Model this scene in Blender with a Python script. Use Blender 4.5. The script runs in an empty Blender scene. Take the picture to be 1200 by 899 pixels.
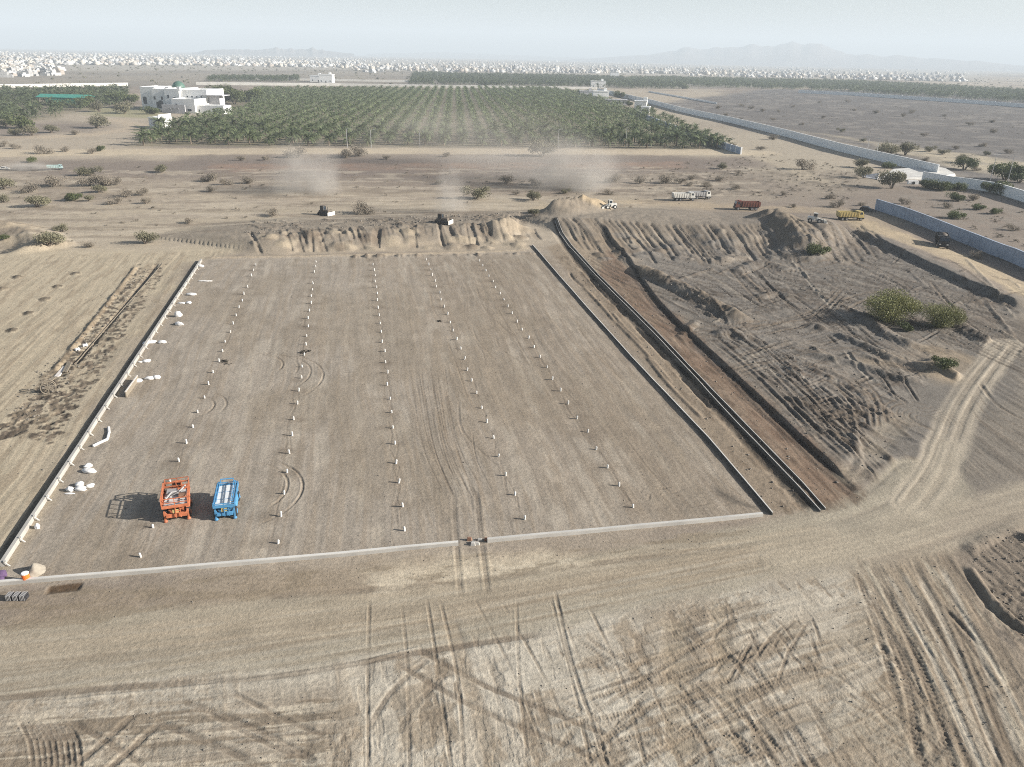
import bpy, bmesh, math, random
import numpy as np
from mathutils import Matrix, Vector

# ---------------------------------------------------------------- camera, sky, sun, exposure
sc = bpy.context.scene
col = sc.collection
CAM_H = 34.0
PITCH, ROLL, LENS = math.radians(23.08), math.radians(1.2), 27.0
SUN_EL, SUN_AZ = math.radians(23.0), math.radians(98.0)      # azimuth clockwise from +Y

cam_d = bpy.data.cameras.new('camera')
cam_d.lens = LENS; cam_d.sensor_width = 36.0
cam_d.clip_start = 0.5; cam_d.clip_end = 60000
cam = bpy.data.objects.new('camera', cam_d); col.objects.link(cam)
RM = Matrix.Rotation(math.pi / 2 - PITCH, 3, 'X') @ Matrix.Rotation(ROLL, 3, 'Z')
cam.matrix_world = Matrix.Translation((0, 0, CAM_H)) @ RM.to_4x4()
sc.camera = cam

w = bpy.data.worlds.new('World'); sc.world = w; w.use_nodes = True
wn = w.node_tree.nodes; wl = w.node_tree.links
sky = wn.new('ShaderNodeTexSky'); sky.sky_type = 'NISHITA'; sky.sun_disc = False
sky.sun_elevation = SUN_EL; sky.sun_rotation = SUN_AZ
sky.air_density = 1.0; sky.dust_density = 2.0; sky.ozone_density = 1.0; sky.altitude = 50
wn['Background'].inputs['Strength'].default_value = 0.052
wl.new(sky.outputs[0], wn['Background'].inputs['Color'])

sun_d = bpy.data.lights.new('sun', 'SUN'); sun_d.energy = 5.0; sun_d.angle = math.radians(0.5)
sun_d.color = (1.0, 0.965, 0.915)
sun = bpy.data.objects.new('sun', sun_d); col.objects.link(sun)
sdir = Vector((math.cos(SUN_EL) * math.sin(SUN_AZ), math.cos(SUN_EL) * math.cos(SUN_AZ), math.sin(SUN_EL)))
sun.rotation_euler = sdir.to_track_quat('Z', 'Y').to_euler(); sun.location = (200, -40, 150)

sc.view_settings.view_transform = 'Standard'; sc.view_settings.look = 'None'
sc.view_settings.gamma = 1.0; sc.view_settings.use_curve_mapping = False
sc.view_settings.exposure = 1.27
sc.render.engine = 'CYCLES'
sc.cycles.max_bounces = 5; sc.cycles.diffuse_bounces = 2; sc.cycles.glossy_bounces = 2
sc.cycles.transparent_max_bounces = 6; sc.cycles.volume_bounces = 0
sc.cycles.use_denoising = False; sc.cycles.filter_width = 1.05

# ---------------------------------------------------------------- helpers: points
F_PX = 1200 * LENS / 36.0
def G(px, py, z=0.0):
    """point of the ground plane (height z) that the photo shows at pixel px, py"""
    d = RM @ Vector(((px - 600) / F_PX, -(py - 449.5) / F_PX, -1))
    t = (z - CAM_H) / min(d.z, -0.0022)
    return (d.x * t, d.y * t)
def GL(pts, z=0.0): return [G(a, b, z) for a, b in pts]
def mpp(px, py):
    x, y = G(px, py); return math.sqrt(x * x + y * y + CAM_H ** 2) / F_PX
rnd = random.Random(7)
rng = np.random.default_rng(7)
ORD = ['', 'first', 'second', 'third', 'fourth', 'fifth', 'sixth', 'seventh', 'eighth', 'ninth', 'tenth', 'eleventh', 'twelfth']
def nth(n):
    if n <= 12: return ORD[n]
    s = 'th' if n % 100 in (11, 12, 13) else {1: 'st', 2: 'nd', 3: 'rd'}.get(n % 10, 'th')
    return '%d%s' % (n, s)

# ---------------------------------------------------------------- helpers: materials
def lin(c): return tuple((v / 12.92 if v <= .04045 else ((v + .055) / 1.055) ** 2.4) for v in [q / 255 for q in c])
def mat(name, rgb, rough=.8, var=.15, scale=3.0, bump=0.0, metal=0.0, translucent=0.0, spec=.3):
    m = bpy.data.materials.new(name); m.use_nodes = True
    n = m.node_tree.nodes; l = m.node_tree.links
    b = n['Principled BSDF']; b.inputs['Roughness'].default_value = rough
    b.inputs['Metallic'].default_value = metal; b.inputs['Specular IOR Level'].default_value = spec
    tc = n.new('ShaderNodeTexCoord')
    nz = n.new('ShaderNodeTexNoise'); nz.inputs['Scale'].default_value = scale; nz.inputs['Detail'].default_value = 4
    l.new(tc.outputs['Object'], nz.inputs['Vector'])
    oi = n.new('ShaderNodeObjectInfo')
    ad = n.new('ShaderNodeMath'); ad.operation = 'MULTIPLY_ADD'
    l.new(oi.outputs['Random'], ad.inputs[0]); ad.inputs[1].default_value = .35; l.new(nz.outputs['Fac'], ad.inputs[2])
    mr = n.new('ShaderNodeMapRange'); mr.inputs['From Min'].default_value = .35; mr.inputs['From Max'].default_value = 1.0
    mr.inputs['To Min'].default_value = 1 - var; mr.inputs['To Max'].default_value = 1 + var
    l.new(ad.outputs[0], mr.inputs['Value'])
    mx = n.new('ShaderNodeVectorMath'); mx.operation = 'SCALE'; mx.inputs[0].default_value = rgb
    l.new(mr.outputs[0], mx.inputs['Scale']); l.new(mx.outputs[0], b.inputs['Base Color'])
    if bump:
        bp = n.new('ShaderNodeBump'); bp.inputs['Strength'].default_value = bump; bp.inputs['Distance'].default_value = .05
        l.new(nz.outputs['Fac'], bp.inputs['Height']); l.new(bp.outputs[0], b.inputs['Normal'])
    if translucent:
        tr = n.new('ShaderNodeBsdfTranslucent'); l.new(mx.outputs[0], tr.inputs['Color'])
        ms = n.new('ShaderNodeMixShader'); ms.inputs[0].default_value = translucent
        l.new(b.outputs[0], ms.inputs[1]); l.new(tr.outputs[0], ms.inputs[2])
        l.new(ms.outputs[0], n['Material Output'].inputs['Surface'])
    return m

# ---------------------------------------------------------------- helpers: meshes and things
class MB:
    """collects boxes, bars, tubes and leaves; build() links them as ONE mesh object"""
    def __init__(s): s.v = []; s.f = []
    def add(s, vs, fs):
        o = len(s.v); s.v += [tuple(p) for p in vs]; s.f += [tuple(i + o for i in q) for q in fs]; return s
    def box(s, x0, x1, y0, y1, z0, z1, top=(0, 0, 0, 0)):
        a, b, c, d = top     # top inset: x0, x1, y0, y1
        return s.add([(x0, y0, z0), (x1, y0, z0), (x1, y1, z0), (x0, y1, z0),
                      (x0 + a, y0 + c, z1), (x1 - b, y0 + c, z1), (x1 - b, y1 - d, z1), (x0 + a, y1 - d, z1)],
                     [(0, 3, 2, 1), (4, 5, 6, 7), (0, 1, 5, 4), (1, 2, 6, 5), (2, 3, 7, 6), (3, 0, 4, 7)])
    def bar(s, p, q, wd, ht=None):
        p = Vector(p); q = Vector(q); ht = ht or wd
        d = (q - p).normalized(); up = Vector((0, 0, 1)) if abs(d.z) < .95 else Vector((0, 1, 0))
        a = d.cross(up).normalized() * wd / 2; b = a.cross(d).normalized() * ht / 2
        return s.add([p - a - b, p + a - b, p + a + b, p - a + b, q - a - b, q + a - b, q + a + b, q - a + b],
                     [(0, 3, 2, 1), (4, 5, 6, 7), (0, 1, 5, 4), (1, 2, 6, 5), (2, 3, 7, 6), (3, 0, 4, 7)])
    def tube(s, p, q, r, r2=None, n=10, cap=True):
        p = Vector(p); q = Vector(q); r2 = r if r2 is None else r2
        d = (q - p).normalized(); up = Vector((0, 0, 1)) if abs(d.z) < .95 else Vector((0, 1, 0))
        a = d.cross(up).normalized(); b = a.cross(d).normalized()
        vs = []
        for c, rr in ((p, r), (q, r2)):
            for i in range(n):
                t = 2 * math.pi * i / n; vs.append(c + a * (rr * math.cos(t)) + b * (rr * math.sin(t)))
        fs = [(i, n + i, n + (i + 1) % n, (i + 1) % n) for i in range(n)]
        if cap: fs += [tuple(range(n)), tuple(range(2 * n - 1, n - 1, -1))]
        return s.add(vs, fs)
    def lathe(s, prof, n=12, c=(0, 0, 0)):
        vs = []; fs = []
        for r, z in prof:
            for i in range(n):
                t = 2 * math.pi * i / n; vs.append((c[0] + r * math.cos(t), c[1] + r * math.sin(t), c[2] + z))
        for k in range(len(prof) - 1):
            for i in range(n):
                j = (i + 1) % n; fs.append((k * n + i, k * n + j, (k + 1) * n + j, (k + 1) * n + i))
        fs += [tuple(range(n - 1, -1, -1)), tuple(range((len(prof) - 1) * n, len(prof) * n))]
        return s.add(vs, fs)
    def path(s, pts, r, n=7):
        for a, b in zip(pts[:-1], pts[1:]): s.tube(a, b, r, n=n)
        return s
    def prism(s, prof, x0, x1):
        """profile in (y, z) pushed along x"""
        n = len(prof)
        vs = [(x0, y, z) for y, z in prof] + [(x1, y, z) for y, z in prof]
        return s.add(vs, [(i, (i + 1) % n, n + (i + 1) % n, n + i) for i in range(n)] + [tuple(range(n - 1, -1, -1)), tuple(range(n, 2 * n))])
    def build(s, name, m, parent=None, bevel=0.0, smooth=False):
        me = bpy.data.meshes.new(name); me.from_pydata(s.v, [], s.f)
        bm = bmesh.new(); bm.from_mesh(me); bmesh.ops.recalc_face_normals(bm, faces=bm.faces)
        if bevel: bmesh.ops.bevel(bm, geom=list(bm.edges), offset=bevel, segments=1, affect='EDGES')
        bm.to_mesh(me); bm.free()
        if smooth: me.shade_smooth()
        me.materials.append(m)
        o = bpy.data.objects.new(name, me); col.objects.link(o)
        if parent: o.parent = parent
        return o
def np_mesh(name, V, Fq, m, parent=None, smooth=False):
    """one mesh object from numpy arrays (all faces with the same corner count)"""
    me = bpy.data.meshes.new(name); k = Fq.shape[1]
    me.vertices.add(len(V)); me.vertices.foreach_set('co', np.ascontiguousarray(V, np.float32).ravel())
    me.loops.add(Fq.size); me.loops.foreach_set('vertex_index', np.ascontiguousarray(Fq, np.int32).ravel())
    me.polygons.add(len(Fq)); me.polygons.foreach_set('loop_start', np.arange(0, Fq.size, k, dtype=np.int32))
    me.update(calc_edges=True)
    if smooth: me.shade_smooth()
    me.materials.append(m)
    o = bpy.data.objects.new(name, me); col.objects.link(o)
    if parent: o.parent = parent
    return o
def tag(o, label=None, cat=None, group=None, kind=None):
    if label: o['label'] = label
    if cat: o['category'] = cat
    if group: o['group'] = group
    if kind or cat: o['kind'] = kind or 'thing'
    return o
def thing(name, label, cat, loc=(0, 0, 0), rz=0.0, group=None, scale=1.0):
    o = bpy.data.objects.new(name, None); col.objects.link(o)
    o.location = loc; o.rotation_euler = (0, 0, rz); o.scale = (scale,) * 3; o.empty_display_size = .3
    return tag(o, label, cat, group)
def kids(o): return [c for c in bpy.data.objects if c.parent == o]
def copy_tree(o, parent=None, tree=None):
    c = o.copy(); col.objects.link(c)
    if parent: c.parent = parent
    for ch in (tree[o.name] if tree and o.name in tree else ([] if tree else kids(o))): copy_tree(ch, c, tree)
    return c

# ================================================================ THE GROUND: one sheet out to the mountains
def vn(x, y, seed):
    xi = np.floor(x).astype(np.int64); yi = np.floor(y).astype(np.int64)
    fx = (x - xi).astype(np.float32); fy = (y - yi).astype(np.float32)
    fx = fx * fx * (3 - 2 * fx); fy = fy * fy * (3 - 2 * fy)
    def hsh(i, j):
        h = (i * 374761393 + j * 668265263 + seed * 974711) & 0xffffffff
        h = ((h ^ (h >> 13)) * 1274126177) & 0xffffffff
        return ((h ^ (h >> 16)) & 0xffff).astype(np.float32) / 65535.0
    a = hsh(xi, yi); b = hsh(xi + 1, yi); c = hsh(xi, yi + 1); d = hsh(xi + 1, yi + 1)
    return a + (b - a) * fx + (c - a) * fy + (a - b - c + d) * fx * fy
def fbm(x, y, seed, octv=3):
    t = 0; amp = .5; s = 1.0
    for k in range(octv):
        t = t + amp * vn(x * s, y * s, seed + k); s *= 2.1; amp *= .5
    return t / (1 - .5 ** octv)
def sst(x): x = np.clip(x, 0, 1); return x * x * (3 - 2 * x)

rad = math.radians
th = np.concatenate([np.linspace(-180, -75, 30)[:-1], np.linspace(-75, -46, 80)[:-1], np.linspace(-46, 46, 1500),
                     np.linspace(46, 75, 80)[1:], np.linspace(75, 180, 30)[1:-1]]) * math.pi / 180
rr = [0.05, 4, 9, 14, 18, 21, 24, 26, 27.5]
while rr[-1] < 800: rr.append(rr[-1] + .78 * (rr[-1] ** 2 + CAM_H ** 2) / (CAM_H * 768))
while rr[-1] < 14000: rr.append(rr[-1] * 1.025)
rr = np.array(rr)
NR, NT = len(rr), len(th)
X = (rr[:, None] * np.sin(th)[None]); Y = (rr[:, None] * np.cos(th)[None])
H = np.zeros((NR, NT), np.float32)
C = np.zeros((NR, NT, 3), np.float32)
D = np.full((NR, NT), 1e9, np.float32); S = np.zeros((NR, NT), np.float32); T = np.zeros((NR, NT), np.float32)
DENSE = (math.radians(-74), math.radians(74))

def window(x0, x1, y0, y1):
    y0 = max(y0, .5); y1 = max(y1, 1)
    a = [math.atan2(x, y) for x in (x0, x1) for y in (y0, y1)]
    nx = 0 if x0 <= 0 <= x1 else min(abs(x0), abs(x1))
    r0 = math.hypot(nx, y0); r1 = math.hypot(max(abs(x0), abs(x1)), y1)
    i0, i1 = np.searchsorted(rr, [r0, r1]); j0, j1 = np.searchsorted(th, [min(a), max(a)])
    return max(i0 - 1, 0), min(i1 + 1, NR), max(j0 - 1, 0), min(j1 + 1, NT)
def spline(P, step):
    """Catmull-Rom through the points, resampled"""
    P = [np.array(p, float) for p in P]
    if len(P) > 2:
        Q = [2 * P[0] - P[1]] + P + [2 * P[-1] - P[-2]]; out = []
        for i in range(1, len(Q) - 2):
            n = max(2, int(np.linalg.norm(Q[i + 1] - Q[i]) / step))
            for t in np.linspace(0, 1, n, endpoint=False):
                a, b, c, d = Q[i - 1], Q[i], Q[i + 1], Q[i + 2]
                out.append(.5 * (2 * b + (c - a) * t + (2 * a - 5 * b + 4 * c - d) * t * t + (3 * b - a - 3 * c + d) * t ** 3))
        out.append(P[-1]); return np.array(out)
    n = max(1, int(np.linalg.norm(P[1] - P[0]) / (step * 3)))
    return np.array([P[0] + (P[1] - P[0]) * t for t in np.linspace(0, 1, n + 1)])
def stroke(P, wd):
    """fills D (distance), S (side, + to the right of travel), T (length along) round a polyline; returns the touched window"""
    L = 0.0; U = [NR, 0, NT, 0]
    for a, b in zip(P[:-1], P[1:]):
        i0, i1, j0, j1 = window(min(a[0], b[0]) - wd, max(a[0], b[0]) + wd, min(a[1], b[1]) - wd, max(a[1], b[1]) + wd)
        ln = float(np.hypot(*(b - a)))
        if i1 <= i0 or j1 <= j0 or ln < 1e-6: L += ln; continue
        U = [min(U[0], i0), max(U[1], i1), min(U[2], j0), max(U[3], j1)]
        s_ = np.s_[i0:i1, j0:j1]; ux, uy = (b - a) / ln
        dx = X[s_] - a[0]; dy = Y[s_] - a[1]
        t = np.clip(dx * ux + dy * uy, 0, ln); cx = dx - t * ux; cy = dy - t * uy
        d = np.sqrt(cx * cx + cy * cy); m = d < D[s_]
        D[s_][m] = d[m]; T[s_][m] = (L + t)[m]; S[s_][m] = np.where(dx * uy - dy * ux > 0, 1, -1)[m]
        L += ln
    return np.s_[U[0]:U[1], U[2]:U[3]], L
def blend(s_, m, c):
    C[s_] += (np.array(c, np.float32) - C[s_]) * m[..., None]
def polymask(P, feather, wob=0.0, seed=1):
    P = np.array(P); x0, y0 = P.min(0) - feather; x1, y1 = P.max(0) + feather
    i0, i1, j0, j1 = window(x0, x1, y0, y1); s_ = np.s_[i0:i1, j0:j1]
    x = X[s_]; y = Y[s_]; ins = np.zeros(x.shape, bool); d = np.full(x.shape, 1e9)
    for a, b in zip(P, np.roll(P, -1, 0)):
        ux, uy = b - a; l2 = ux * ux + uy * uy
        t = np.clip(((x - a[0]) * ux + (y - a[1]) * uy) / l2, 0, 1)
        d = np.minimum(d, np.hypot(x - a[0] - t * ux, y - a[1] - t * uy))
        ins ^= ((a[1] > y) != (b[1] > y)) & (x < (b[0] - a[0]) * (y - a[1]) / (b[1] - a[1] + 1e-12) + a[0])
    sd = np.where(ins, d, -d)
    if wob: sd = sd + wob * (fbm(x / (2 * wob), y / (2 * wob), seed) - .5) * 2
    return s_, sst(sd / feather * .5 + .5).astype(np.float32)
def patch(px, c, feather=2.0, wob=1.0, amt=1.0, seed=1, tex=0.0):
    s_, m = polymask(GL(px), feather, wob, seed); m = m * amt
    if tex: m = m * (1 - tex + tex * sst((fbm(X[s_] / 5, Y[s_] / 5, seed + 9) - .3) * 2.5))
    blend(s_, m, c)
def ridge(px, h, wl, wr, z=0.0, color=None, rough=.25, ends=3.0, seed=5, world=None, step=1.5, amt=.8, sharp=1.0):
    """a bank along a line: wl / wr are its widths to the left / right of travel, h its height (negative: a ditch)"""
    P = spline(world if world is not None else GL(px, z), step)
    s_, L = stroke(P, max(wl, wr))
    d = D[s_]; wv = np.where(S[s_] > 0, wr, wl); k = np.clip(1 - d / wv, 0, 1) ** sharp
    if sharp == 1.0: k = k * (1.5 - .5 * k)
    e = sst(np.minimum(T[s_], L - T[s_]) / ends + (.15 if max(wl, wr) < 6 else 0)) if ends else 1.0
    nz = 1 + rough * 2 * (fbm(X[s_] / 1.7, Y[s_] / 1.7, seed) - .5)
    H[s_] += (h * k * e * nz).astype(np.float32)
    if color is not None: blend(s_, (amt * sst(k * 2.5) * e).astype(np.float32), color)
    D[s_] = 1e9
def road(px, wd, c, amt=.85, flat=1.0, feather=1.5, streak=.25, seed=3):
    P = spline(GL(px), 2.0); s_, L = stroke(P, wd / 2 + feather * 2)
    d = D[s_] + (fbm(X[s_] / 4, Y[s_] / 4, seed) - .5) * 2 * feather
    m = sst((wd / 2 + feather - d) / (2 * feather)).astype(np.float32)
    v = D[s_] * S[s_]
    st = fbm(T[s_] / 14, v / .5, seed + 3, 3) - .5 + .6 * (fbm(T[s_] / 30, v / 1.6, seed + 5, 2) - .5)
    m2 = m * amt * np.clip(1 - streak * .5 + streak * 2 * st, 0, 1)
    H[s_] *= (1 - m * flat); H[s_] += m * .05 * st
    blend(s_, m2.astype(np.float32), c)
    C[s_] *= (1 + m * streak * .5 * st)[..., None]
    D[s_] = 1e9
def track(px, c=None, wd=.45, depth=.06, gauge=0.0, amt=.7, lug=0.0, breakup=.6, seed=11, world=None, shoulder=.5):
    """wheel or crawler marks pressed into the soil; gauge > 0 draws the pair"""
    P = spline(world if world is not None else GL(px), 1.5)
    n = np.gradient(P, axis=0); n = n / (np.linalg.norm(n, axis=1, keepdims=True) + 1e-9); n = np.stack([n[:, 1], -n[:, 0]], 1)
    for off in ((-gauge / 2, gauge / 2) if gauge else (0,)):
        s_, L = stroke(P + n * off, wd * 1.3)
        if s_[0].stop <= s_[0].start or s_[1].stop <= s_[1].start: continue
        k = np.clip(1 - D[s_] / (wd * .5), 0, 1); k = sst(k * 2)
        sh = np.clip(1 - np.abs(D[s_] - wd * .75) / (wd * .35), 0, 1)
        br = np.clip(1 - breakup + breakup * 2.2 * (fbm(X[s_] / 2.5, Y[s_] / 2.5, seed + int(off * 7)) - .22), 0, 1)
        e = sst(np.minimum(T[s_], L - T[s_]) / 1.5 + .05)
        lg = 1.0
        if lug: lg = .5 + .5 * np.sign(np.sin(T[s_] * 2 * math.pi / lug + D[s_] * S[s_] * 2))
        H[s_] += ((-depth * k * (.4 + .6 * lg) + depth * shoulder * sh) * br * e).astype(np.float32)
        if c is not None: blend(s_, (amt * k * br * e * (.55 + .45 * lg)).astype(np.float32), c)
        D[s_] = 1e9
def heap(px, py, z, h, r, ax=1.0, rz=0.0, color=None, seed=2, amt=.8):
    x, y = G(px, py, z); i0, i1, j0, j1 = window(x - r * 2, x + r * 2, y - r * 2, y + r * 2); s_ = np.s_[i0:i1, j0:j1]
    dx = X[s_] - x; dy = Y[s_] - y; u = dx * math.cos(rz) + dy * math.sin(rz); v = (-dx * math.sin(rz) + dy * math.cos(rz)) * ax
    d = np.sqrt(u * u + v * v) / r * (1 + .5 * (fbm(X[s_] / r * 1.6, Y[s_] / r * 1.6, seed) - .5))
    k = np.clip(1 - d, 0, 1); k = k * (1.35 - .35 * k)
    H[s_] += (h * k).astype(np.float32)
    if color is not None: blend(s_, (amt * sst(k * 3)).astype(np.float32), color)

K = .74
def soil(r, g, b): return tuple(K * v for v in lin((r, g, b)))
CREAM = soil(186, 177, 160); FIELD = soil(164, 153, 138); ROAD = soil(172, 160, 140); PLAIN = soil(172, 159, 140)
MAUVE = soil(128, 116, 106); DAMP = soil(120, 107, 92); DARK = soil(84, 75, 65); GREY = soil(124, 118, 110)
ROUGH = soil(119, 113, 105); RUST = soil(127, 106, 89); SAND = soil(192, 178, 152); STONE = soil(108, 103, 99)
TRK = soil(136, 121, 102); FARM = soil(150, 138, 118)

# --- base colour of the whole plain
far = fbm(X / 90, Y / 90, 21, 4)
near = fbm(X / 9, Y / 9, 31, 4)
C[:] = np.array(PLAIN)
C += (np.array(MAUVE) - C) * sst((far - .42) * 5)[..., None] * .75
C *= (1 + .22 * (near - .5) + .12 * (fbm(X / 1.3, Y / 1.3, 41, 3) - .5))[..., None]
H += (.10 * (near - .5) + .05 * (fbm(X / 1.1, Y / 1.1, 43, 3) - .5)).astype(np.float32)
H[:12] = 0

def streaks(px, ang, c=None, amp=.02, wd=.5, ln=14, amt=.4, feather=2.0, seed=61, thr=.52):
    """fine parallel wheel streaks inside an area, running at ground angle ang (radians from +Y, clockwise)"""
    s_, m = polymask(GL(px), feather, feather * .7, seed)
    u = X[s_] * math.sin(ang) + Y[s_] * math.cos(ang); v = X[s_] * math.cos(ang) - Y[s_] * math.sin(ang)
    v = v + .5 * (fbm(u / 16, v / 16, seed + 7, 2) - .5) * 4
    q = fbm(u / ln, v / wd, seed, 3)
    H[s_] += (amp * 2 * (q - .5) * m).astype(np.float32)
    C[s_] *= (1 + .55 * (q - .5) * m)[..., None]
    if c is not None: blend(s_, (m * amt * sst((q - thr) * 7)).astype(np.float32), c)
def gdir(a, b):
    p = G(*a); q = G(*b); return math.atan2(q[0] - p[0], q[1] - p[1])
ROWDIR = gdir((475, 621), (437, 305))
LEFTDIR = gdir((5, 665), (236, 305))

# --- large colour areas, far to near
patch([(770, 122), (1000, 170), (1230, 245), (1400, 210), (1250, 112), (900, 104)], STONE, 12, 10, .95, seed=71)
patch([(760, 122), (905, 160), (1010, 195), (1040, 215), (960, 225), (850, 195), (700, 150)], soil(172, 160, 140), 6, 6, .8, seed=72, tex=.3)
patch([(905, 150), (985, 160), (1100, 192), (1260, 225), (1300, 205), (1120, 178)], SAND, 5, 8, .85, seed=73, tex=.35)
patch([(0, 188), (880, 184), (900, 196), (730, 206), (350, 212), (0, 206)], MAUVE, 8, 6, .85, seed=74)
patch([(250, 192), (800, 190), (800, 197), (250, 201)], soil(160, 132, 112), 4, 3, .6, seed=75, tex=.6)
patch([(680, 205), (1000, 200), (1040, 222), (980, 236), (700, 226)], soil(150, 138, 122), 6, 6, .7, seed=76, tex=.4)
patch([(-60, 222), (350, 218), (640, 225), (900, 232), (640, 262), (300, 285), (-60, 300)], soil(180, 166, 143), 10, 6, .6, seed=77, tex=.6)
patch([(-200, 103), (400, 100), (830, 104), (900, 100), (600, 82), (200, 74), (-200, 78)], soil(140, 133, 121), 30, 20, .8, seed=771, tex=.3)
patch([(-200, 84), (400, 82), (830, 90), (1150, 96), (1150, 84), (600, 74), (200, 66), (-200, 64)], soil(172, 164, 150), 60, 40, .85, seed=773)
patch([(60, 205), (400, 208), (700, 214), (640, 232), (300, 228), (0, 240)], soil(150, 136, 120), 8, 8, .6, seed=772, tex=.7)
patch([(-60, 296), (290, 290), (225, 308), (0, 660), (-200, 700)], soil(187, 173, 148), 4, 3, .9, seed=78)
patch([(240, 304), (640, 294), (910, 606), (540, 640), (0, 690)], FIELD, .8, .5, .95, seed=79)
patch([(430, 304), (640, 294), (910, 606), (640, 630), (520, 480)], soil(156, 142, 124), 8, 6, .6, seed=80, tex=.4)
patch([(640, 290), (712, 268), (1030, 590), (905, 605)], soil(146, 131, 112), .8, .5, .9, seed=81)
patch([(712, 290), (760, 340), (1020, 585), (965, 604), (845, 470), (700, 325)], RUST, .6, .5, .95, seed=82, tex=.3)
patch([(735, 290), (860, 270), (1010, 270), (1200, 360), (1230, 580), (1050, 590), (1000, 560), (860, 440), (760, 345)], ROUGH, 2.5, 2, .9, seed=83)
patch([(840, 330), (1010, 340), (1060, 420), (1000, 540), (880, 440)], GREY, 4, 3, .6, seed=84, tex=.5)
patch([(1090, 330), (1230, 385), (1230, 420), (1170, 410), (1100, 370)], soil(118, 108, 96), 2, 1.5, .75, seed=85, tex=.3)
patch([(1010, 425), (1100, 400), (1140, 420), (1120, 450), (1080, 440)], soil(178, 158, 130), 2, 2, .7, seed=86, tex=.3)
patch([(-100, 780), (400, 752), (850, 680), (1010, 650), (1120, 720), (1240, 960), (-200, 960)], CREAM, 2, 2, .85, seed=87, tex=.25)
patch([(1000, 650), (1110, 640), (1240, 800), (1240, 960), (1130, 960)], soil(164, 149, 127), 2.5, 2, .75, seed=88, tex=.3)
patch([(1130, 640), (1220, 605), (1260, 780), (1190, 740), (1150, 700)], soil(134, 122, 107), 1.5, 1, .85, seed=89)
patch([(1100, 560), (1160, 480), (1230, 450), (1240, 575), (1150, 590)], soil(140, 130, 116), 1.5, 1.5, .7, seed=90, tex=.3)
patch([(290, 300), (620, 292), (622, 282), (470, 284), (300, 292)], soil(176, 161, 139), 1.5, 1, .8, seed=91)
patch([(300, 276), (420, 254), (640, 250), (600, 266), (400, 272)], soil(128, 113, 97), 3, 3, .75, seed=911, tex=.3)
patch([(0, 700), (420, 660), (760, 640), (760, 655), (420, 700), (0, 740)], soil(148, 133, 113), 1.2, 1, .75, seed=92, tex=.35)
patch([(425, 668), (560, 650), (740, 655), (600, 680), (470, 690)], soil(196, 182, 158), 1.2, 1, .8, seed=93, tex=.4)
patch([(-60, 840), (180, 842), (390, 815), (400, 850), (300, 910), (-60, 930)], soil(156, 142, 123), 1.5, 1.5, .7, seed=94, tex=.4)
patch([(900, 720), (1000, 690), (1060, 760), (1110, 910), (960, 910), (930, 800)], soil(152, 138, 117), 1.5, 2, .5, seed=95, tex=.7)
patch([(660, 740), (860, 715), (930, 735), (900, 790), (740, 790)], soil(150, 134, 114), 1.5, 2, .55, seed=96, tex=.7)

# --- bare soil and grass strips; ground under the grove darkened to take in palm shade
patch([(160, 171), (842, 175), (695, 108), (640, 104), (300, 104), (236, 137), (165, 160)], soil(118, 112, 88), 6, 4, .8, seed=97, tex=.5)
patch([(-80, 150), (60, 140), (150, 120), (150, 104), (-80, 104)], soil(128, 120, 96), 6, 6, .7, seed=98, tex=.5)
patch([(100, 135), (190, 140), (190, 128), (110, 126)], soil(150, 146, 110), 5, 3, .7, seed=99)

# --- streaks
streaks([(-120, 305), (290, 292), (232, 305), (5, 660), (-200, 720)], LEFTDIR, TRK, .035, .45, 18, .35, 2, 101)
streaks([(240, 306), (640, 296), (905, 603), (540, 637), (8, 686)], ROWDIR, TRK, .012, .45, 16, .4, 1.0, 102)
streaks([(500, 304), (640, 296), (905, 603), (740, 600)], gdir((890, 590), (640, 300)), DAMP, .014, .5, 22, .5, 3, 103, thr=.6)
streaks([(500, 420), (540, 420), (580, 600), (490, 620), (470, 500)], ROWDIR, TRK, .012, .35, 10, .5, 1.5, 104)
streaks([(720, 300), (760, 340), (1015, 585), (965, 604), (845, 480), (705, 330)], gdir((963, 600), (700, 330)), DAMP, .05, .4, 8, .5, .5, 105)
streaks([(740, 300), (880, 300), (1010, 280), (1190, 380), (1000, 390)], gdir((1000, 380), (760, 320)), DARK, .06, .5, 14, .6, 3, 106, thr=.55)
streaks([(760, 330), (1020, 340), (1080, 420), (1000, 560), (860, 440)], gdir((860, 440), (1100, 400)), DARK, .06, .45, 10, .55, 3, 107, thr=.56)
streaks([(880, 440), (1060, 430), (1070, 580), (1000, 560)], gdir((900, 430), (1040, 560)), DARK, .06, .45, 10, .5, 2, 108, thr=.55)
streaks([(1090, 335), (1230, 385), (1240, 560), (1120, 560), (1150, 440), (1090, 400)], gdir((1090, 345), (1200, 400)), DARK, .06, .5, 9, .4, 2, 109)
streaks([(1130, 640), (1230, 600), (1260, 780), (1190, 740)], gdir((1100, 660), (1200, 760)), DARK, .07, .3, 5, .5, 1, 110)
streaks([(1000, 660), (1110, 650), (1240, 800), (1240, 960), (1150, 960)], gdir((1050, 660), (1190, 880)), TRK, .05, .4, 9, .5, 1.5, 111)
streaks([(-100, 790), (400, 760), (600, 735), (640, 910), (-100, 930)], gdir((600, 910), (540, 740)), TRK, .03, .6, 8, .35, 2, 112, thr=.58)
streaks([(620, 735), (1000, 680), (1120, 910), (640, 910)], gdir((640, 850), (1000, 740)), TRK, .05, .5, 7, .5, 2, 113, thr=.55)
streaks([(-60, 835), (390, 810), (400, 850), (300, 920), (-60, 930)], gdir((0, 880), (380, 840)), DAMP, .05, .4, 6, .5, 1.5, 114)
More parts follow.
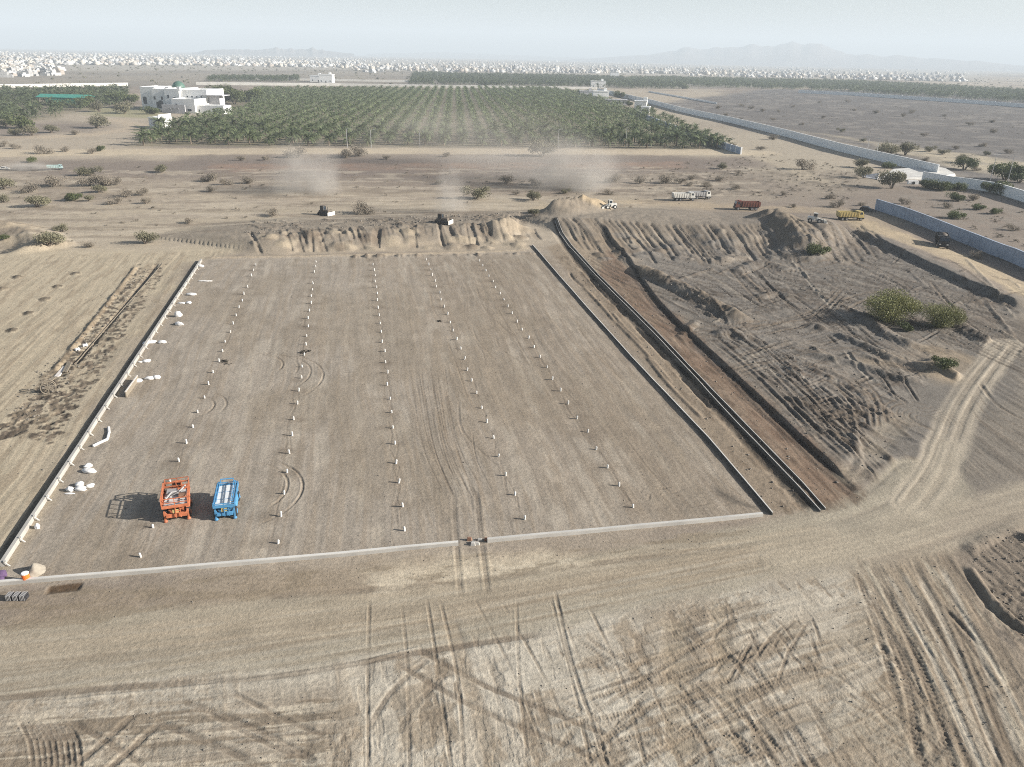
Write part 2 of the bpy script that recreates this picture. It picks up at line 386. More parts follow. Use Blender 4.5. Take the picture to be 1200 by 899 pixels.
streaks([(-60, 210), (800, 215), (640, 250), (-60, 280)], gdir((0, 240), (600, 236)), MAUVE, .05, 1.5, 40, .4, 8, 115)

# --- banks, heaps and ditches
ridge([(285, 284), (330, 273), (400, 270), (480, 266), (560, 262), (612, 263)], 1.7, 26, 8, z=2.0, color=soil(143, 132, 117), ends=5, seed=201, amt=.85, rough=.1)
x = 290.0
while x < 616:                                                        # dozer grooves down its face, in clumps
    x += rnd.choice([1.5, 3, 4, 6, 9, 14]); yt = 275 - (x - 292) * .036
    sl = rnd.uniform(-5, 14) if x < 500 else rnd.uniform(1, 12); L = rnd.choice([6, 9, 12, 16])
    ridge([(x, yt - rnd.uniform(-2, 4)), (x + sl * .5 + rnd.uniform(-1.5, 1.5), yt + L * .5), (x + sl, yt + L)], -rnd.choice([.06, .1, .14, .2, .3]), .24, rnd.uniform(.5, 1.6), z=1.1, rough=.8, ends=1.2, seed=300 + int(x), color=soil(122, 109, 94), amt=rnd.uniform(.2, .55))
for k in range(60):                                                   # scraped ground behind its crest
    x = rnd.uniform(290, 640); y = rnd.uniform(255, 274) - (x - 292) * .02
    ridge([(x, y), (x + rnd.uniform(8, 26), y + rnd.uniform(1, 6))], rnd.uniform(.15, .4), .5, .5, z=1, rough=.6, ends=1, seed=350 + k, color=rnd.choice([DAMP, None, DARK]), amt=.5)
ridge([(640, 262), (700, 256), (780, 256), (850, 264), (905, 262), (1000, 268)], 1.7, 22, 13, z=1.5, color=soil(135, 125, 112), ends=6, seed=202, amt=.7, rough=.1)
for k in range(95):
    x = 650 + k * 3.8 + rnd.uniform(-3, 3); yt = 262 + 4 * math.sin(x / 60); s = rnd.uniform(.5, 1.25)
    ridge([(x, yt), (x + 20 * s, yt + 16 * s), (x + 36 * s, yt + 36 * s)], -rnd.choice([.06, .1, .14, .2, .3]), .26, rnd.uniform(.5, 1.2), z=1.0, rough=.5, ends=2, seed=400 + k, color=soil(120, 107, 91), amt=.4)
ridge([(570, 264), (600, 256), (616, 257)], 1.0, 4, 5, z=2.3, color=soil(158, 144, 124), ends=4, seed=203)
heap(606, 256, 2.6, .7, 4.0, color=soil(158, 144, 124), seed=5)
ridge([(630, 243), (665, 238), (695, 233)], 3.0, 4.5, 7, z=2.8, color=soil(140, 128, 112), ends=6, seed=204, sharp=1.2)
heap(697, 238, 2.0, 2.6, 5.0, color=soil(180, 160, 130), seed=9)
ridge([(895, 256), (908, 252), (930, 268), (950, 285)], 2.0, 5, 5, z=2.0, color=soil(126, 114, 98), ends=4, seed=205)
ridge([(930, 300), (975, 268), (1000, 266)], 1.0, 6, 6, z=1, seed=206)
ridge([(-60, 258), (15, 262), (52, 284)], 1.3, 6, 6, z=1.6, color=soil(172, 157, 134), ends=3, seed=207)
heap(-6, 262, 1.4, .7, 6, color=soil(172, 157, 134), seed=12)
heap(4, 290, 0, -1.6, 6, seed=13)
# step up at the right of the graded field, trench kerbs, road edge at the far right
ridge([(1016, 583), (940, 515), (850, 430), (775, 358), (735, 302), (706, 268)], .4, .15, 16, color=None, ends=6, seed=208, rough=.1, sharp=.8)
ridge([(1016, 583), (940, 515), (850, 430), (775, 358), (735, 302), (706, 268)], -.06, .5, .3, ends=3, seed=209, rough=.2, world=[(a - 1.3, b - .7) for a, b in GL([(1016, 583), (940, 515), (850, 430), (775, 358), (735, 302), (706, 268)])])
ridge([(963, 601), (850, 482), (765, 393), (700, 328), (668, 290), (650, 262)], .2, .13, 3.0, ends=4, seed=210, rough=.1)
ridge([(963, 601), (850, 482), (765, 393), (700, 328), (668, 290), (650, 262)], -.1, .5, .4, ends=3, seed=211, rough=.3, world=[(a - 1.1, b - .6) for a, b in GL([(963, 601), (850, 482), (765, 393), (700, 328), (668, 290), (650, 262)])])
for k in range(9):
    o = rnd.uniform(1.5, 5); i = rnd.uniform(0, .7)
    A = np.array(GL([(640, 300), (905, 603)])); a = A[0] + (A[1] - A[0]) * i; b = A[0] + (A[1] - A[0]) * (i + rnd.uniform(.08, .25))
    ridge(None, rnd.choice([-.18, .15]), .3, .35, ends=1.5, seed=450 + k, rough=.6, world=[(a[0] + o, a[1]), ((a[0] + b[0]) / 2 + o + rnd.uniform(-.4, .4), (a[1] + b[1]) / 2), (b[0] + o, b[1])], color=DAMP, amt=.4)
ridge([(1196, 357), (1185, 350), (1110, 318), (1040, 285), (1000, 266)], 1.0, .5, 12, z=.8, ends=3, seed=213, rough=.1, sharp=.8)
road([(1000, 258), (1060, 282), (1130, 308), (1220, 352)], 7, soil(186, 168, 138), amt=.8, flat=0, streak=.3, seed=218)
# rough ground of the right side
ridge([(742, 308), (790, 330), (835, 352), (880, 376)], 1.1, 1.8, 2.5, z=.9, color=soil(136, 122, 104), ends=5, seed=214, rough=.35)
for pts, h, a, b in [
    ([(838, 398), (855, 392), (880, 402)], 1.1, 3, 2), ([(945, 385), (955, 382), (970, 390)], .9, 2, 1.5),
    ([(978, 390), (1020, 408), (1060, 425), (1100, 428)], .9, 1.6, 1.6), ([(944, 416), (1005, 428), (1060, 446), (1086, 449)], .9, 1.5, 1.5),
    ([(1006, 425), (1050, 438), (1086, 450)], .6, 1, 1.2), ([(812, 366), (850, 374), (900, 378), (940, 377)], .5, 1.5, 1.5),
    ([(1008, 366), (1040, 392), (1078, 408)], 1.1, 3, 2.0), ([(1122, 376), (1155, 398), (1202, 414)], 1.3, 1.2, 3),
    ([(1082, 420), (1105, 432), (1132, 448)], 1.1, 2.2, 1.6), ([(860, 320), (890, 308), (930, 318)], 1.0, 3, 3),
    ([(880, 350), (912, 344), (930, 350)], .8, 2, 2), ([(800, 305), (850, 306), (870, 300)], .6, 2.5, 2.5),
    ([(855, 285), (862, 296), (840, 303), (805, 300)], .5, 2, 2), ([(820, 378), (800, 395), (815, 400)], .6, 1.5, 1.5),
    ([(1130, 642), (1165, 622), (1204, 604)], .8, 1.5, 1.5), ([(1128, 634), (1138, 640), (1140, 652)], .8, 1.0, 1.2),
    ([(1185, 618), (1215, 640)], .7, .8, 1.2), ([(870, 395), (900, 405), (925, 402)], .45, 1, 1),
    ([(1000, 505), (1008, 540), (1004, 556)], .4, .8, .8), ([(1045, 545), (1055, 560), (1052, 580)], .45, .8, .8),
    ([(990, 556), (1015, 552)], .4, .7, .7), ([(985, 450), (1010, 462), (1020, 480)], .3, .8, .8)]:
    ridge(pts, h * .5, a * .5, b * .7, ends=2, seed=500 + int(pts[0][0]), rough=.25)
def rough_ok(x, y): return y < 285 + (x - 700) * .88 and not (x > 1065 and y > 415) and y > 285 and x < 1190
for k in range(170):                                                  # shoved-up clod rows
    x = rnd.uniform(740, 1180); y = rnd.uniform(292, 555)
    if not rough_ok(x, y): continue
    a = rnd.choice([.35, .35, .55, -.3, .15, .8]) + rnd.uniform(-.12, .12); L = rnd.uniform(10, 60)
    ridge([(x, y), (x + L * .5, y + L * .5 * a + rnd.uniform(-2, 2)), (x + L, y + L * a)], rnd.choice([.04, .07, .1, .14, .2]) * rnd.choice([1, 1, -.7]), rnd.uniform(.2, .45), rnd.uniform(.3, .8), ends=1.5, seed=600 + k, rough=.9, color=rnd.choice([None, DAMP, GREY, DARK]), amt=.5)
for k in range(46):                                                   # bundles of parallel crawler lines
    x = rnd.uniform(750, 1170); y = rnd.uniform(300, 560)
    if not rough_ok(x, y): continue
    a = rnd.choice([.4, .45, .6, -.35, .1, 1.0]) + rnd.uniform(-.1, .1); L = rnd.uniform(30, 80); cv = rnd.uniform(-6, 6); c_ = rnd.choice([DARK, DAMP, GREY])
    for i in range(rnd.randint(4, 9)):
        q = i * rnd.uniform(3.2, 4.6)
        track([(x - q * a * .3, y + q), (x + L * .5 - q * a * .3, y + L * .5 * a + cv + q), (x + L - q * a * .3, y + L * a + q * rnd.uniform(.8, 1.1))], c_, rnd.uniform(.22, .4), rnd.uniform(.025, .06), amt=.6, lug=rnd.choice([0, 0, .5]), breakup=.5, seed=k * 9 + i, shoulder=.8)
for k in range(150):                                                  # single sharp scrape lines
    x = rnd.uniform(745, 1180); y = rnd.uniform(290, 575)
    if not rough_ok(x, y): continue
    a = rnd.choice([.4, .5, .7, -.35, .1, 1.1, .3]) + rnd.uniform(-.15, .15); L = rnd.uniform(14, 70)
    ridge([(x, y), (x + L * .5, y + L * .5 * a + rnd.uniform(-3, 3)), (x + L, y + L * a)], rnd.choice([.05, .08, .12, .2]), .18, rnd.uniform(.3, .7), ends=1.5, seed=1600 + k, rough=.9, color=rnd.choice([None, DARK, DARK, soil(150, 140, 125)]), amt=.55)
def clods(px, amp, sc_, seed, c=None, amt=.5):
    s_, m = polymask(GL(px), 2, 2, seed); q = fbm(X[s_] / sc_, Y[s_] / sc_, seed, 3) - .5; big = sst((fbm(X[s_] / 7, Y[s_] / 7, seed + 5) - .35) * 4)
    H[s_] += (amp * 2 * q * m * (.3 + .7 * big)).astype(np.float32)
    if c is not None: blend(s_, (m * amt * big * sst((q + .02) * 5)).astype(np.float32), c)
clods([(745, 300), (1010, 275), (1190, 360), (1190, 400), (1090, 420), (1020, 575), (850, 440)], .07, .7, 910, DARK, .45)
clods([(1130, 640), (1230, 600), (1260, 780), (1190, 740)], .14, .5, 911, DARK, .5)
clods([(290, 285), (620, 262), (640, 250), (280, 268)], .1, .9, 912, DAMP, .5)
clods([(-60, 770), (640, 700), (1000, 660), (1240, 800), (1240, 960), (-100, 960)], .018, .2, 913, TRK, .45)
clods([(640, 296), (700, 300), (965, 600), (915, 600), (770, 420)], .1, .6, 916, DARK, .45)
clods([(700, 200), (1020, 200), (1030, 225), (760, 232)], .2, 2.5, 914, DARK, .5)
clods([(850, 395), (900, 420), (1000, 520), (1020, 470), (960, 400)], .08, .6, 915, soil(108, 92, 76), .6)
ridge([(1132, 668), (1146, 690), (1165, 715), (1210, 752)], -.14, .25, .4, ends=1, seed=215, color=DAMP, rough=.3)
ridge([(1137, 664), (1152, 688), (1172, 712), (1215, 748)], .3, .3, .7, ends=1, seed=216, rough=.5)
ridge([(1100, 706), (1125, 730), (1150, 760)], -.12, .2, .3, ends=2, seed=217, color=DAMP)
for k in range(60):                                                   # slumped soil at the foot and shoulder of the bank
    x = rnd.uniform(290, 618); heap(x, 289 - (x - 292) * .012 + rnd.uniform(-9, 4), .3, rnd.uniform(.1, .45), rnd.uniform(.7, 2.4), ax=rnd.uniform(.6, 1.5), rz=rnd.random() * 3, color=rnd.choice([soil(150, 137, 119), DAMP, soil(168, 154, 132)]), seed=k, amt=.6)
for k in range(50):
    x = rnd.uniform(680, 1000); heap(x, rnd.uniform(275, 305), .4, rnd.uniform(.1, .5), rnd.uniform(.8, 2.6), ax=rnd.uniform(.6, 1.5), rz=rnd.random() * 3, color=rnd.choice([GREY, DAMP, soil(148, 137, 122)]), seed=k + 100, amt=.6)
# edge of the field below the back bank
ridge([(240, 303), (450, 299), (618, 294)], .3, .8, .6, ends=2, seed=219, color=soil(190, 172, 145), amt=.6)
for k in range(40):
    x = 400 + rnd.uniform(0, 225); ridge([(x, 301 - (x - 400) * .02), (x + rnd.uniform(4, 9), 302.5 - (x - 400) * .02)], rnd.uniform(.1, .3), .4, .4, ends=.6, seed=700 + k, color=DAMP, amt=.5)
# dug-over line on the left plain
for k in range(900):
    t = rnd.random(); e = rnd.choice([-6, 0, 8, 16, 30, 42, 54])
    x = 168 - 166 * t + e * (.5 + .5 * t) + rnd.gauss(0, 1.0 + 3 * t); y = 312 + 205 * t + rnd.gauss(0, 2)
    heap(x, y, 0, rnd.uniform(-.16, .12), rnd.uniform(.18, .5), ax=rnd.uniform(.6, 1.6), rz=rnd.random() * 3, color=rnd.choice([DARK, DARK, DAMP]), seed=k, amt=.85)
ridge([(185, 309), (140, 366), (88, 428)], -.25, .3, .5, ends=2, seed=220, color=DAMP, amt=.7)
ridge([(160, 312), (125, 358), (60, 440)], .22, .5, .5, ends=2, seed=221, color=soil(150, 132, 108), amt=.6, rough=.8)
for x, y in [(88, 321), (20, 325), (67, 336), (52, 351), (33, 367), (14, 387), (130, 398), (2, 339)]:
    heap(x, y, 0, .35, .9, color=DARK, seed=int(x), amt=.85); heap(x - 4, y + 1, 0, -.2, .6, seed=int(x) + 1)
# stain and shallow pit by the near kerb
ridge([(52, 692), (75, 689), (97, 687)], -.18, .55, .55, ends=.4, seed=222, color=soil(84, 66, 48), amt=.95, rough=.4)
patch([(170, 710), (60, 735), (0, 740), (0, 752), (90, 748), (180, 735)], DAMP, .8, .8, .35, seed=223, tex=.6)

# --- black membrane tone and painted shade beside trench kerbs, step and field kerbs, sweeping crawler marks on the churned ground
def shifted(px, dx, dy): return [(a + dx, b + dy) for a, b in GL(px)]
SHADE_BLACK = soil(44, 40, 36)  # membrane black with the shaded faces and their shadows painted in
PK = [(963, 601), (850, 482), (765, 393), (700, 328), (668, 290), (650, 262)]
PS = [(1016, 583), (940, 515), (850, 430), (775, 358), (735, 302), (706, 268)]
PE = [(903, 602), (830, 515), (740, 420), (660, 330), (626, 290)]
track(None, SHADE_BLACK, .9, .0, amt=.9, breakup=.45, seed=3, world=shifted(PK, -.5, -.28), shoulder=0)
track(None, SHADE_BLACK, .35, .0, amt=.8, breakup=.6, seed=4, world=shifted(PK, .28, .16), shoulder=0)
track(None, SHADE_BLACK, .85, .0, amt=.9, breakup=.4, seed=5, world=shifted(PS, -.45, -.25), shoulder=0)  # shaded step face and its cast shadow painted near-black
track(None, soil(76, 69, 61), .45, .0, amt=.7, breakup=.4, seed=6, world=shifted(PE, -.35, -.15), shoulder=0)  # shadow side of the right edge kerb painted darker
track(None, soil(64, 58, 52), .9, .0, amt=.7, breakup=.5, seed=7, world=shifted([(3, 664), (236, 306)], -.55, 0), shoulder=0)  # cast shadow of the left kerb beam painted as a dark strip
# --- dirt roads
road([(-80, 788), (0, 777), (200, 750), (400, 733), (640, 696), (850, 654), (1000, 616), (1060, 592), (1092, 562)], 6.6, soil(166, 156, 137), .97, .9, .5, .3, 301)
road([(1070, 592), (1098, 550), (1112, 515), (1126, 480), (1150, 442), (1182, 402)], 3.8, soil(176, 164, 145), .95, .9, .35, .3, 311)
track([(1066, 598), (1098, 550), (1112, 515), (1126, 480), (1150, 442), (1182, 402)], soil(132, 121, 106), .8, .05, gauge=1.2, amt=.5, breakup=.6)
road([(-80, 770), (200, 742), (500, 705), (760, 668), (960, 632)], 4.0, soil(168, 153, 131), .6, .5, 1.2, .5, 302)
road([(920, 660), (1040, 635), (1130, 608), (1240, 580)], 4.6, ROAD, .85, .9, 1.0, .35, 303)
road([(1060, 600), (1100, 560), (1115, 520)], 2.2, soil(182, 170, 149), .5, .8, .8, .3, 304)
road([(1000, 560), (1040, 505), (1058, 490)], 2.4, soil(182, 168, 146), .5, .5, .6, .4, 305)
road([(-100, 182), (160, 178), (500, 177), (880, 179)], 20, soil(196, 180, 154), .85, .8, 2.5, .15, 306)
road([(-60, 160), (70, 160), (160, 150), (130, 140)], 10, soil(188, 170, 145), .6, .3, 4, .2, 307)
road([(860, 172), (800, 148), (745, 118)], 6, soil(186, 170, 146), .6, .2, 3, .2, 308)
road([(960, 212), (880, 178), (790, 140)], 7, soil(184, 170, 146), .5, .2, 3, .3, 309)
road([(640, 245), (760, 238), (870, 244), (1010, 250), (1040, 275)], 9, soil(184, 165, 136), .55, .2, 3, .3, 310)

def crust(px, c, sc_, thr, amt, ang, stretch=3.0, seed=1, edge=9.0, relief=.0):
    s_, m = polymask(GL(px), .7, .8, seed)
    u = X[s_] * math.sin(ang) + Y[s_] * math.cos(ang); v = X[s_] * math.cos(ang) - Y[s_] * math.sin(ang)
    q = fbm(u / (sc_ * stretch), v / sc_, seed + 3, 5); k = (m * sst((q - thr) * edge + .5)).astype(np.float32)
    blend(s_, amt * k, c); H[s_] -= relief * k
crust([(405, 775), (640, 735), (900, 690), (1010, 665), (1130, 920), (380, 920)], soil(150, 136, 117), .9, .55, .65, gdir((640, 860), (1000, 740)), 3, 931, relief=.02)
crust([(405, 775), (640, 735), (900, 690), (1010, 665), (1130, 920), (380, 920)], soil(136, 122, 104), .45, .61, .7, gdir((600, 905), (560, 740)), 4, 932, relief=.02)
crust([(405, 775), (640, 735), (760, 725), (760, 920), (380, 920)], soil(196, 187, 170), 1.6, .5, .5, gdir((600, 905), (560, 740)), 2, 933)
crust([(850, 700), (1000, 680), (1060, 790), (980, 850), (860, 800)], soil(195, 185, 167), 1.0, .5, .5, gdir((850, 820), (1000, 720)), 2, 934)
crust([(-60, 842), (390, 812), (400, 920), (-60, 920)], soil(128, 115, 98), .35, .55, .75, gdir((0, 880), (380, 845)), 8, 935, relief=.02)
crust([(-60, 842), (390, 812), (400, 920), (-60, 920)], soil(196, 184, 163), .25, .62, .7, gdir((0, 880), (380, 845)), 14, 936)
crust([(1000, 660), (1110, 650), (1240, 800), (1240, 920), (1120, 920)], soil(136, 124, 108), .5, .52, .7, gdir((1050, 660), (1190, 880)), 8, 937, relief=.02)
crust([(1000, 660), (1110, 650), (1240, 800), (1240, 920), (1120, 920)], soil(190, 178, 156), .4, .62, .7, gdir((1050, 660), (1190, 880)), 10, 938)
crust([(-60, 702), (400, 664), (880, 618), (860, 640), (420, 700), (-60, 755)], soil(140, 126, 106), .6, .58, .6, gdir((0, 720), (600, 660)), 5, 939)
crust([(430, 672), (700, 648), (740, 655), (560, 682), (440, 700)], soil(200, 187, 164), .6, .5, .7, gdir((0, 720), (600, 660)), 2.5, 940)
crust([(240, 306), (640, 296), (905, 603), (540, 637), (8, 686)], soil(140, 128, 112), 1.4, .60, .5, ROWDIR, 5, 941, 6)
crust([(240, 306), (640, 296), (905, 603), (540, 637), (8, 686)], soil(182, 171, 154), 1.2, .62, .45, ROWDIR, 6, 942, 6)
crust([(240, 306), (640, 296), (905, 603), (540, 637), (8, 686)], soil(146, 133, 115), 5, .54, .45, ROWDIR, 2.5, 953, 4)
crust([(500, 304), (640, 296), (905, 603), (700, 620)], soil(140, 127, 111), .5, .56, .5, gdir((890, 590), (640, 300)), 12, 954, 7)
crust([(745, 300), (1010, 275), (1190, 360), (1190, 400), (1090, 420), (1020, 575), (850, 440)], soil(146, 137, 125), 1.0, .56, .5, gdir((760, 320), (1050, 420)), 5, 943)
crust([(745, 300), (1010, 275), (1190, 360), (1190, 400), (1090, 420), (1020, 575), (850, 440)], soil(110, 98, 86), 1.6, .60, .35, gdir((760, 320), (1050, 420)), 3, 944)
crust([(650, 300), (700, 300), (965, 600), (910, 602), (770, 420)], soil(112, 98, 82), .6, .57, .6, gdir((963, 600), (700, 330)), 4, 945)
crust([(715, 300), (760, 340), (1018, 583), (968, 602), (845, 470), (700, 325)], soil(96, 80, 66), .5, .57, .6, gdir((963, 600), (700, 330)), 5, 946)
crust([(-60, 200), (880, 195), (900, 228), (640, 250), (300, 275), (-60, 290)], soil(132, 119, 104), 3.0, .60, .6, gdir((0, 240), (600, 236)), 5, 947)
crust([(-60, 200), (880, 195), (900, 228), (640, 250), (300, 275), (-60, 290)], soil(192, 179, 158), 2.5, .61, .5, gdir((0, 240), (600, 236)), 5, 948)
crust([(760, 122), (1000, 170), (1230, 245), (1400, 210), (1250, 112), (900, 104)], soil(148, 140, 130), 6, .60, .5, gdir((800, 140), (1200, 180)), 3, 949)
crust([(-60, 300), (285, 294), (225, 308), (0, 660), (-200, 700)], soil(150, 135, 114), .7, .60, .55, LEFTDIR, 7, 950)
crust([(1040, 225), (1200, 225), (1250, 300), (1120, 260)], soil(140, 130, 118), 3, .5, .7, gdir((1040, 240), (1200, 300)), 3, 951)
# --- wheel and crawler marks
for k in range(5):                                                    # trodden lines between the stakes of each row
    a_, b_ = [(166, 651), (325, 636), (475, 621), (613, 608), (743, 596)][k], [(300, 311), (371, 307), (437, 305), (500, 305), (562, 306)][k]
    A = np.array(G(*a_)); B = np.array(G(*b_)); n_ = 26
    for q in range(2):
        track(None, DAMP, .16 + .1 * q, .012, amt=.4, breakup=1.0, seed=k * 2 + q, world=[A + (B - A) * i / n_ + np.array([rnd.uniform(-.5, .5) - .2, 0]) for i in range(n_ + 1)])
    for i in range(25):
        c_ = A + (B - A) * i / 24 + np.array([rnd.uniform(-.8, .3), rnd.uniform(-.3, .3)]); r_ = rnd.uniform(.4, 1.2)
        i0, i1, j0, j1 = window(c_[0] - r_ * 2, c_[0] + r_ * 2, c_[1] - r_ * 2, c_[1] + r_ * 2); s_ = np.s_[i0:i1, j0:j1]
        q = np.hypot((X[s_] - c_[0]) / 1.6, Y[s_] - c_[1]) / r_ * (1 + .9 * (fbm(X[s_] / .5, Y[s_] / .5, i) - .5)); blend(s_, (rnd.uniform(.1, .5) * sst(1.3 - q)).astype(np.float32), DAMP)
def pair(pts, **k): k.setdefault('lug', .22); track(pts, gauge=k.pop('gauge', 1.7), **k)
for pts in [[(1018, 690), (1040, 740), (1062, 800), (1080, 910)], [(1034, 682), (1055, 725), (1078, 775), (1105, 860), (1120, 920)]]:
    track(pts, DAMP, .6, .055, lug=.34, amt=.85, breakup=.4)
for pts in [[(1005, 672), (1026, 730), (1046, 800), (1058, 832)], [(1048, 745), (1072, 800), (1096, 840)], [(1022, 745), (1060, 790), (1085, 830)]]:
    track(pts, DAMP, .5, .045, lug=.34, amt=.8, breakup=.5, seed=19)
for pts in [[(1055, 840), (1090, 910)], [(1120, 850), (1075, 910)], [(1100, 870), (1125, 920)]]: track(pts, DAMP, .6, .05, lug=.34, amt=.8)
for k in range(26):                                                   # scuffed manoeuvring marks
    x = rnd.uniform(860, 950); y = rnd.uniform(715, 770); a = rnd.choice([1, -1]) * rnd.uniform(.3, 1.2)
    track([(x, y), (x + a * 20, y + 18), (x + a * 34, y + 42)], DAMP, .24, .022, amt=.7, seed=k, breakup=.5)
pair([(470, 765), (560, 815), (640, 848), (720, 880)], c=DAMP, wd=.5, depth=.03, amt=.75, breakup=.3, lug=0)
pair([(520, 775), (470, 820), (446, 865)], c=DAMP, wd=.45, depth=.03, amt=.6, lug=0)
pair([(180, 835), (130, 880), (90, 915)], c=DAMP, wd=.5, depth=.045, amt=.75, breakup=.3, lug=0)
pair([(60, 855), (120, 890), (160, 920)], c=DAMP, wd=.4, depth=.04, amt=.6, lug=0)
pair([(190, 830), (290, 870), (360, 910)], c=DAMP, wd=.5, depth=.06, amt=.6, lug=0)
pair([(250, 820), (330, 860), (380, 880)], c=DAMP, wd=.35, depth=.05, amt=.5, lug=0)
for k in range(9):
    x = 5 + k * 7; track([(x + 14, 838 + k), (x + 30, 868), (x + 34, 910)], DAMP, .25, .04, amt=.7, seed=k, breakup=.3)
for x0, x1 in [(560, 650), (590, 690), (655, 715), (690, 760), (650, 695), (475, 480), (505, 530), (520, 545), (438, 432), (610, 620)]:
    track([(x0 - 5, 700), ((x0 + x1) / 2 - 2 + rnd.uniform(-5, 5), 790), (x1, 910)], TRK, .24, .022, amt=.6, seed=int(x0), breakup=.8)
track([(650, 690), (668, 770), (695, 850), (715, 910)], DAMP, .28, .035, amt=.65, breakup=.5)
track([(525, 720), (555, 820), (585, 910)], soil(160, 145, 124), 1.3, .03, amt=.6, breakup=.4)
track([(790, 720), (800, 900)], soil(160, 146, 124), 2.0, .03, amt=.5, breakup=.4)
track([(840, 700), (862, 900)], soil(160, 146, 124), 1.4, .03, amt=.4, breakup=.4)
for a, b in [((690, 835), (980, 745)), ((640, 870), (1000, 800)), ((700, 905), (900, 790)), ((760, 905), (940, 800)), ((800, 790), (1000, 760)), ((880, 730), (690, 860)),
             ((660, 900), (780, 770)), ((900, 905), (760, 850)), ((720, 800), (920, 740)), ((930, 905), (800, 800))]:
    m = ((a[0] + b[0]) / 2 + rnd.uniform(-12, 12), (a[1] + b[1]) / 2 + rnd.uniform(-8, 8))
    pair([a, m, b], c=TRK, wd=.42, depth=.025, amt=.7, seed=int(a[0]))
for k in range(44):
    x = rnd.uniform(640, 1120); y = rnd.uniform(735, 900); a = rnd.uniform(-1, 1); L = rnd.uniform(40, 130)
    b = rnd.choice([-.4, .6, .9, -.25, 1.6])
    pair([(x, y), (x + L * .5, y + L * .5 * b + rnd.uniform(-6, 6)), (x + L * .9, y + L * b)], c=rnd.choice([TRK, DAMP]), wd=rnd.uniform(.2, .5), depth=rnd.uniform(.01, .03), amt=rnd.uniform(.4, .75), seed=k, gauge=rnd.choice([.6, 1.7, 2.0]))
for k in range(26):                                                   # long drags at the lower right
    x = rnd.uniform(1020, 1120); y = rnd.uniform(640, 720); s = rnd.uniform(.8, 1.2)
    track([(x, y), (x + 45 * s, y + 80), (x + 110 * s, y + 230)], rnd.choice([TRK, DAMP, CREAM]), rnd.uniform(.2, .6), .018, amt=rnd.uniform(.4, .75), seed=k)
for k in range(12):
    pair([(-60, 770 + k * 6), (250, 742 + k * 4), (560, 700 + k * 3), (900, 640 + k * 2)], c=rnd.choice([TRK, CREAM, TRK]), wd=rnd.uniform(.25, .6), depth=.008, amt=rnd.uniform(.15, .45), seed=k, breakup=.9, lug=0)
track([(30, 825), (200, 808), (300, 795), (400, 780), (500, 757)], CREAM, .25, -.05, amt=.8, breakup=.8)
track([(-40, 822), (130, 806), (330, 792), (470, 768), (640, 742)], DAMP, .7, .03, amt=.8, breakup=.6)
track([(300, 700), (420, 692), (560, 680), (700, 660), (860, 640)], DAMP, .8, .03, amt=.45, breakup=.8)
pair([(545, 575), (548, 620), (552, 660), (556, 700)], c=DAMP, wd=.45, depth=.035, amt=.5, breakup=.7, gauge=1.9)
for k in range(16):
    x = 505 + rnd.uniform(-25, 25); track([(x, 420 + rnd.uniform(0, 40)), (x + 14, 520), (x + 40, 570 + rnd.uniform(0, 20))], DAMP, .16, .012, amt=.4, seed=k)
for k in range(30):                                                   # drag marks beside the right wall
    t = rnd.random() * .85; o = rnd.uniform(3, 24); u = t + rnd.uniform(.08, .3)
    A = np.array(GL([(636, 300), (895, 600)])); a = A[0] + (A[1] - A[0]) * t; b = A[0] + (A[1] - A[0]) * min(u, .98)
    track(None, rnd.choice([TRK, DAMP]), rnd.uniform(.12, .28), .022, amt=.4, seed=k, world=[(a[0] - o, a[1]), ((a[0] + b[0]) / 2 - o + rnd.uniform(-.5, .5), (a[1] + b[1]) / 2), (b[0] - o * rnd.uniform(.85, 1), b[1])])
for r_, (cx, cy) in [(4, (290, 430)), (5.5, (292, 434)), (7, (290, 440)), (8.5, (288, 445)), (3, (215, 478)), (4.2, (215, 478)), (5, (265, 575)), (6, (268, 578))]:
    gx, gy = G(cx, cy); a0 = rnd.uniform(-1.2, .2)
    track(None, TRK, .25, .05, amt=.5, seed=int(r_ * 3), world=[(gx + r_ * math.cos(a0 + k * .35), gy + r_ * math.sin(a0 + k * .35)) for k in range(7)])
for k in range(26):
    x = rnd.uniform(740, 880); y = rnd.uniform(570, 598); track([(x, y), (x + rnd.uniform(-20, 30), y + rnd.uniform(-10, 12))], DAMP, .25, .07, amt=.5, seed=k)
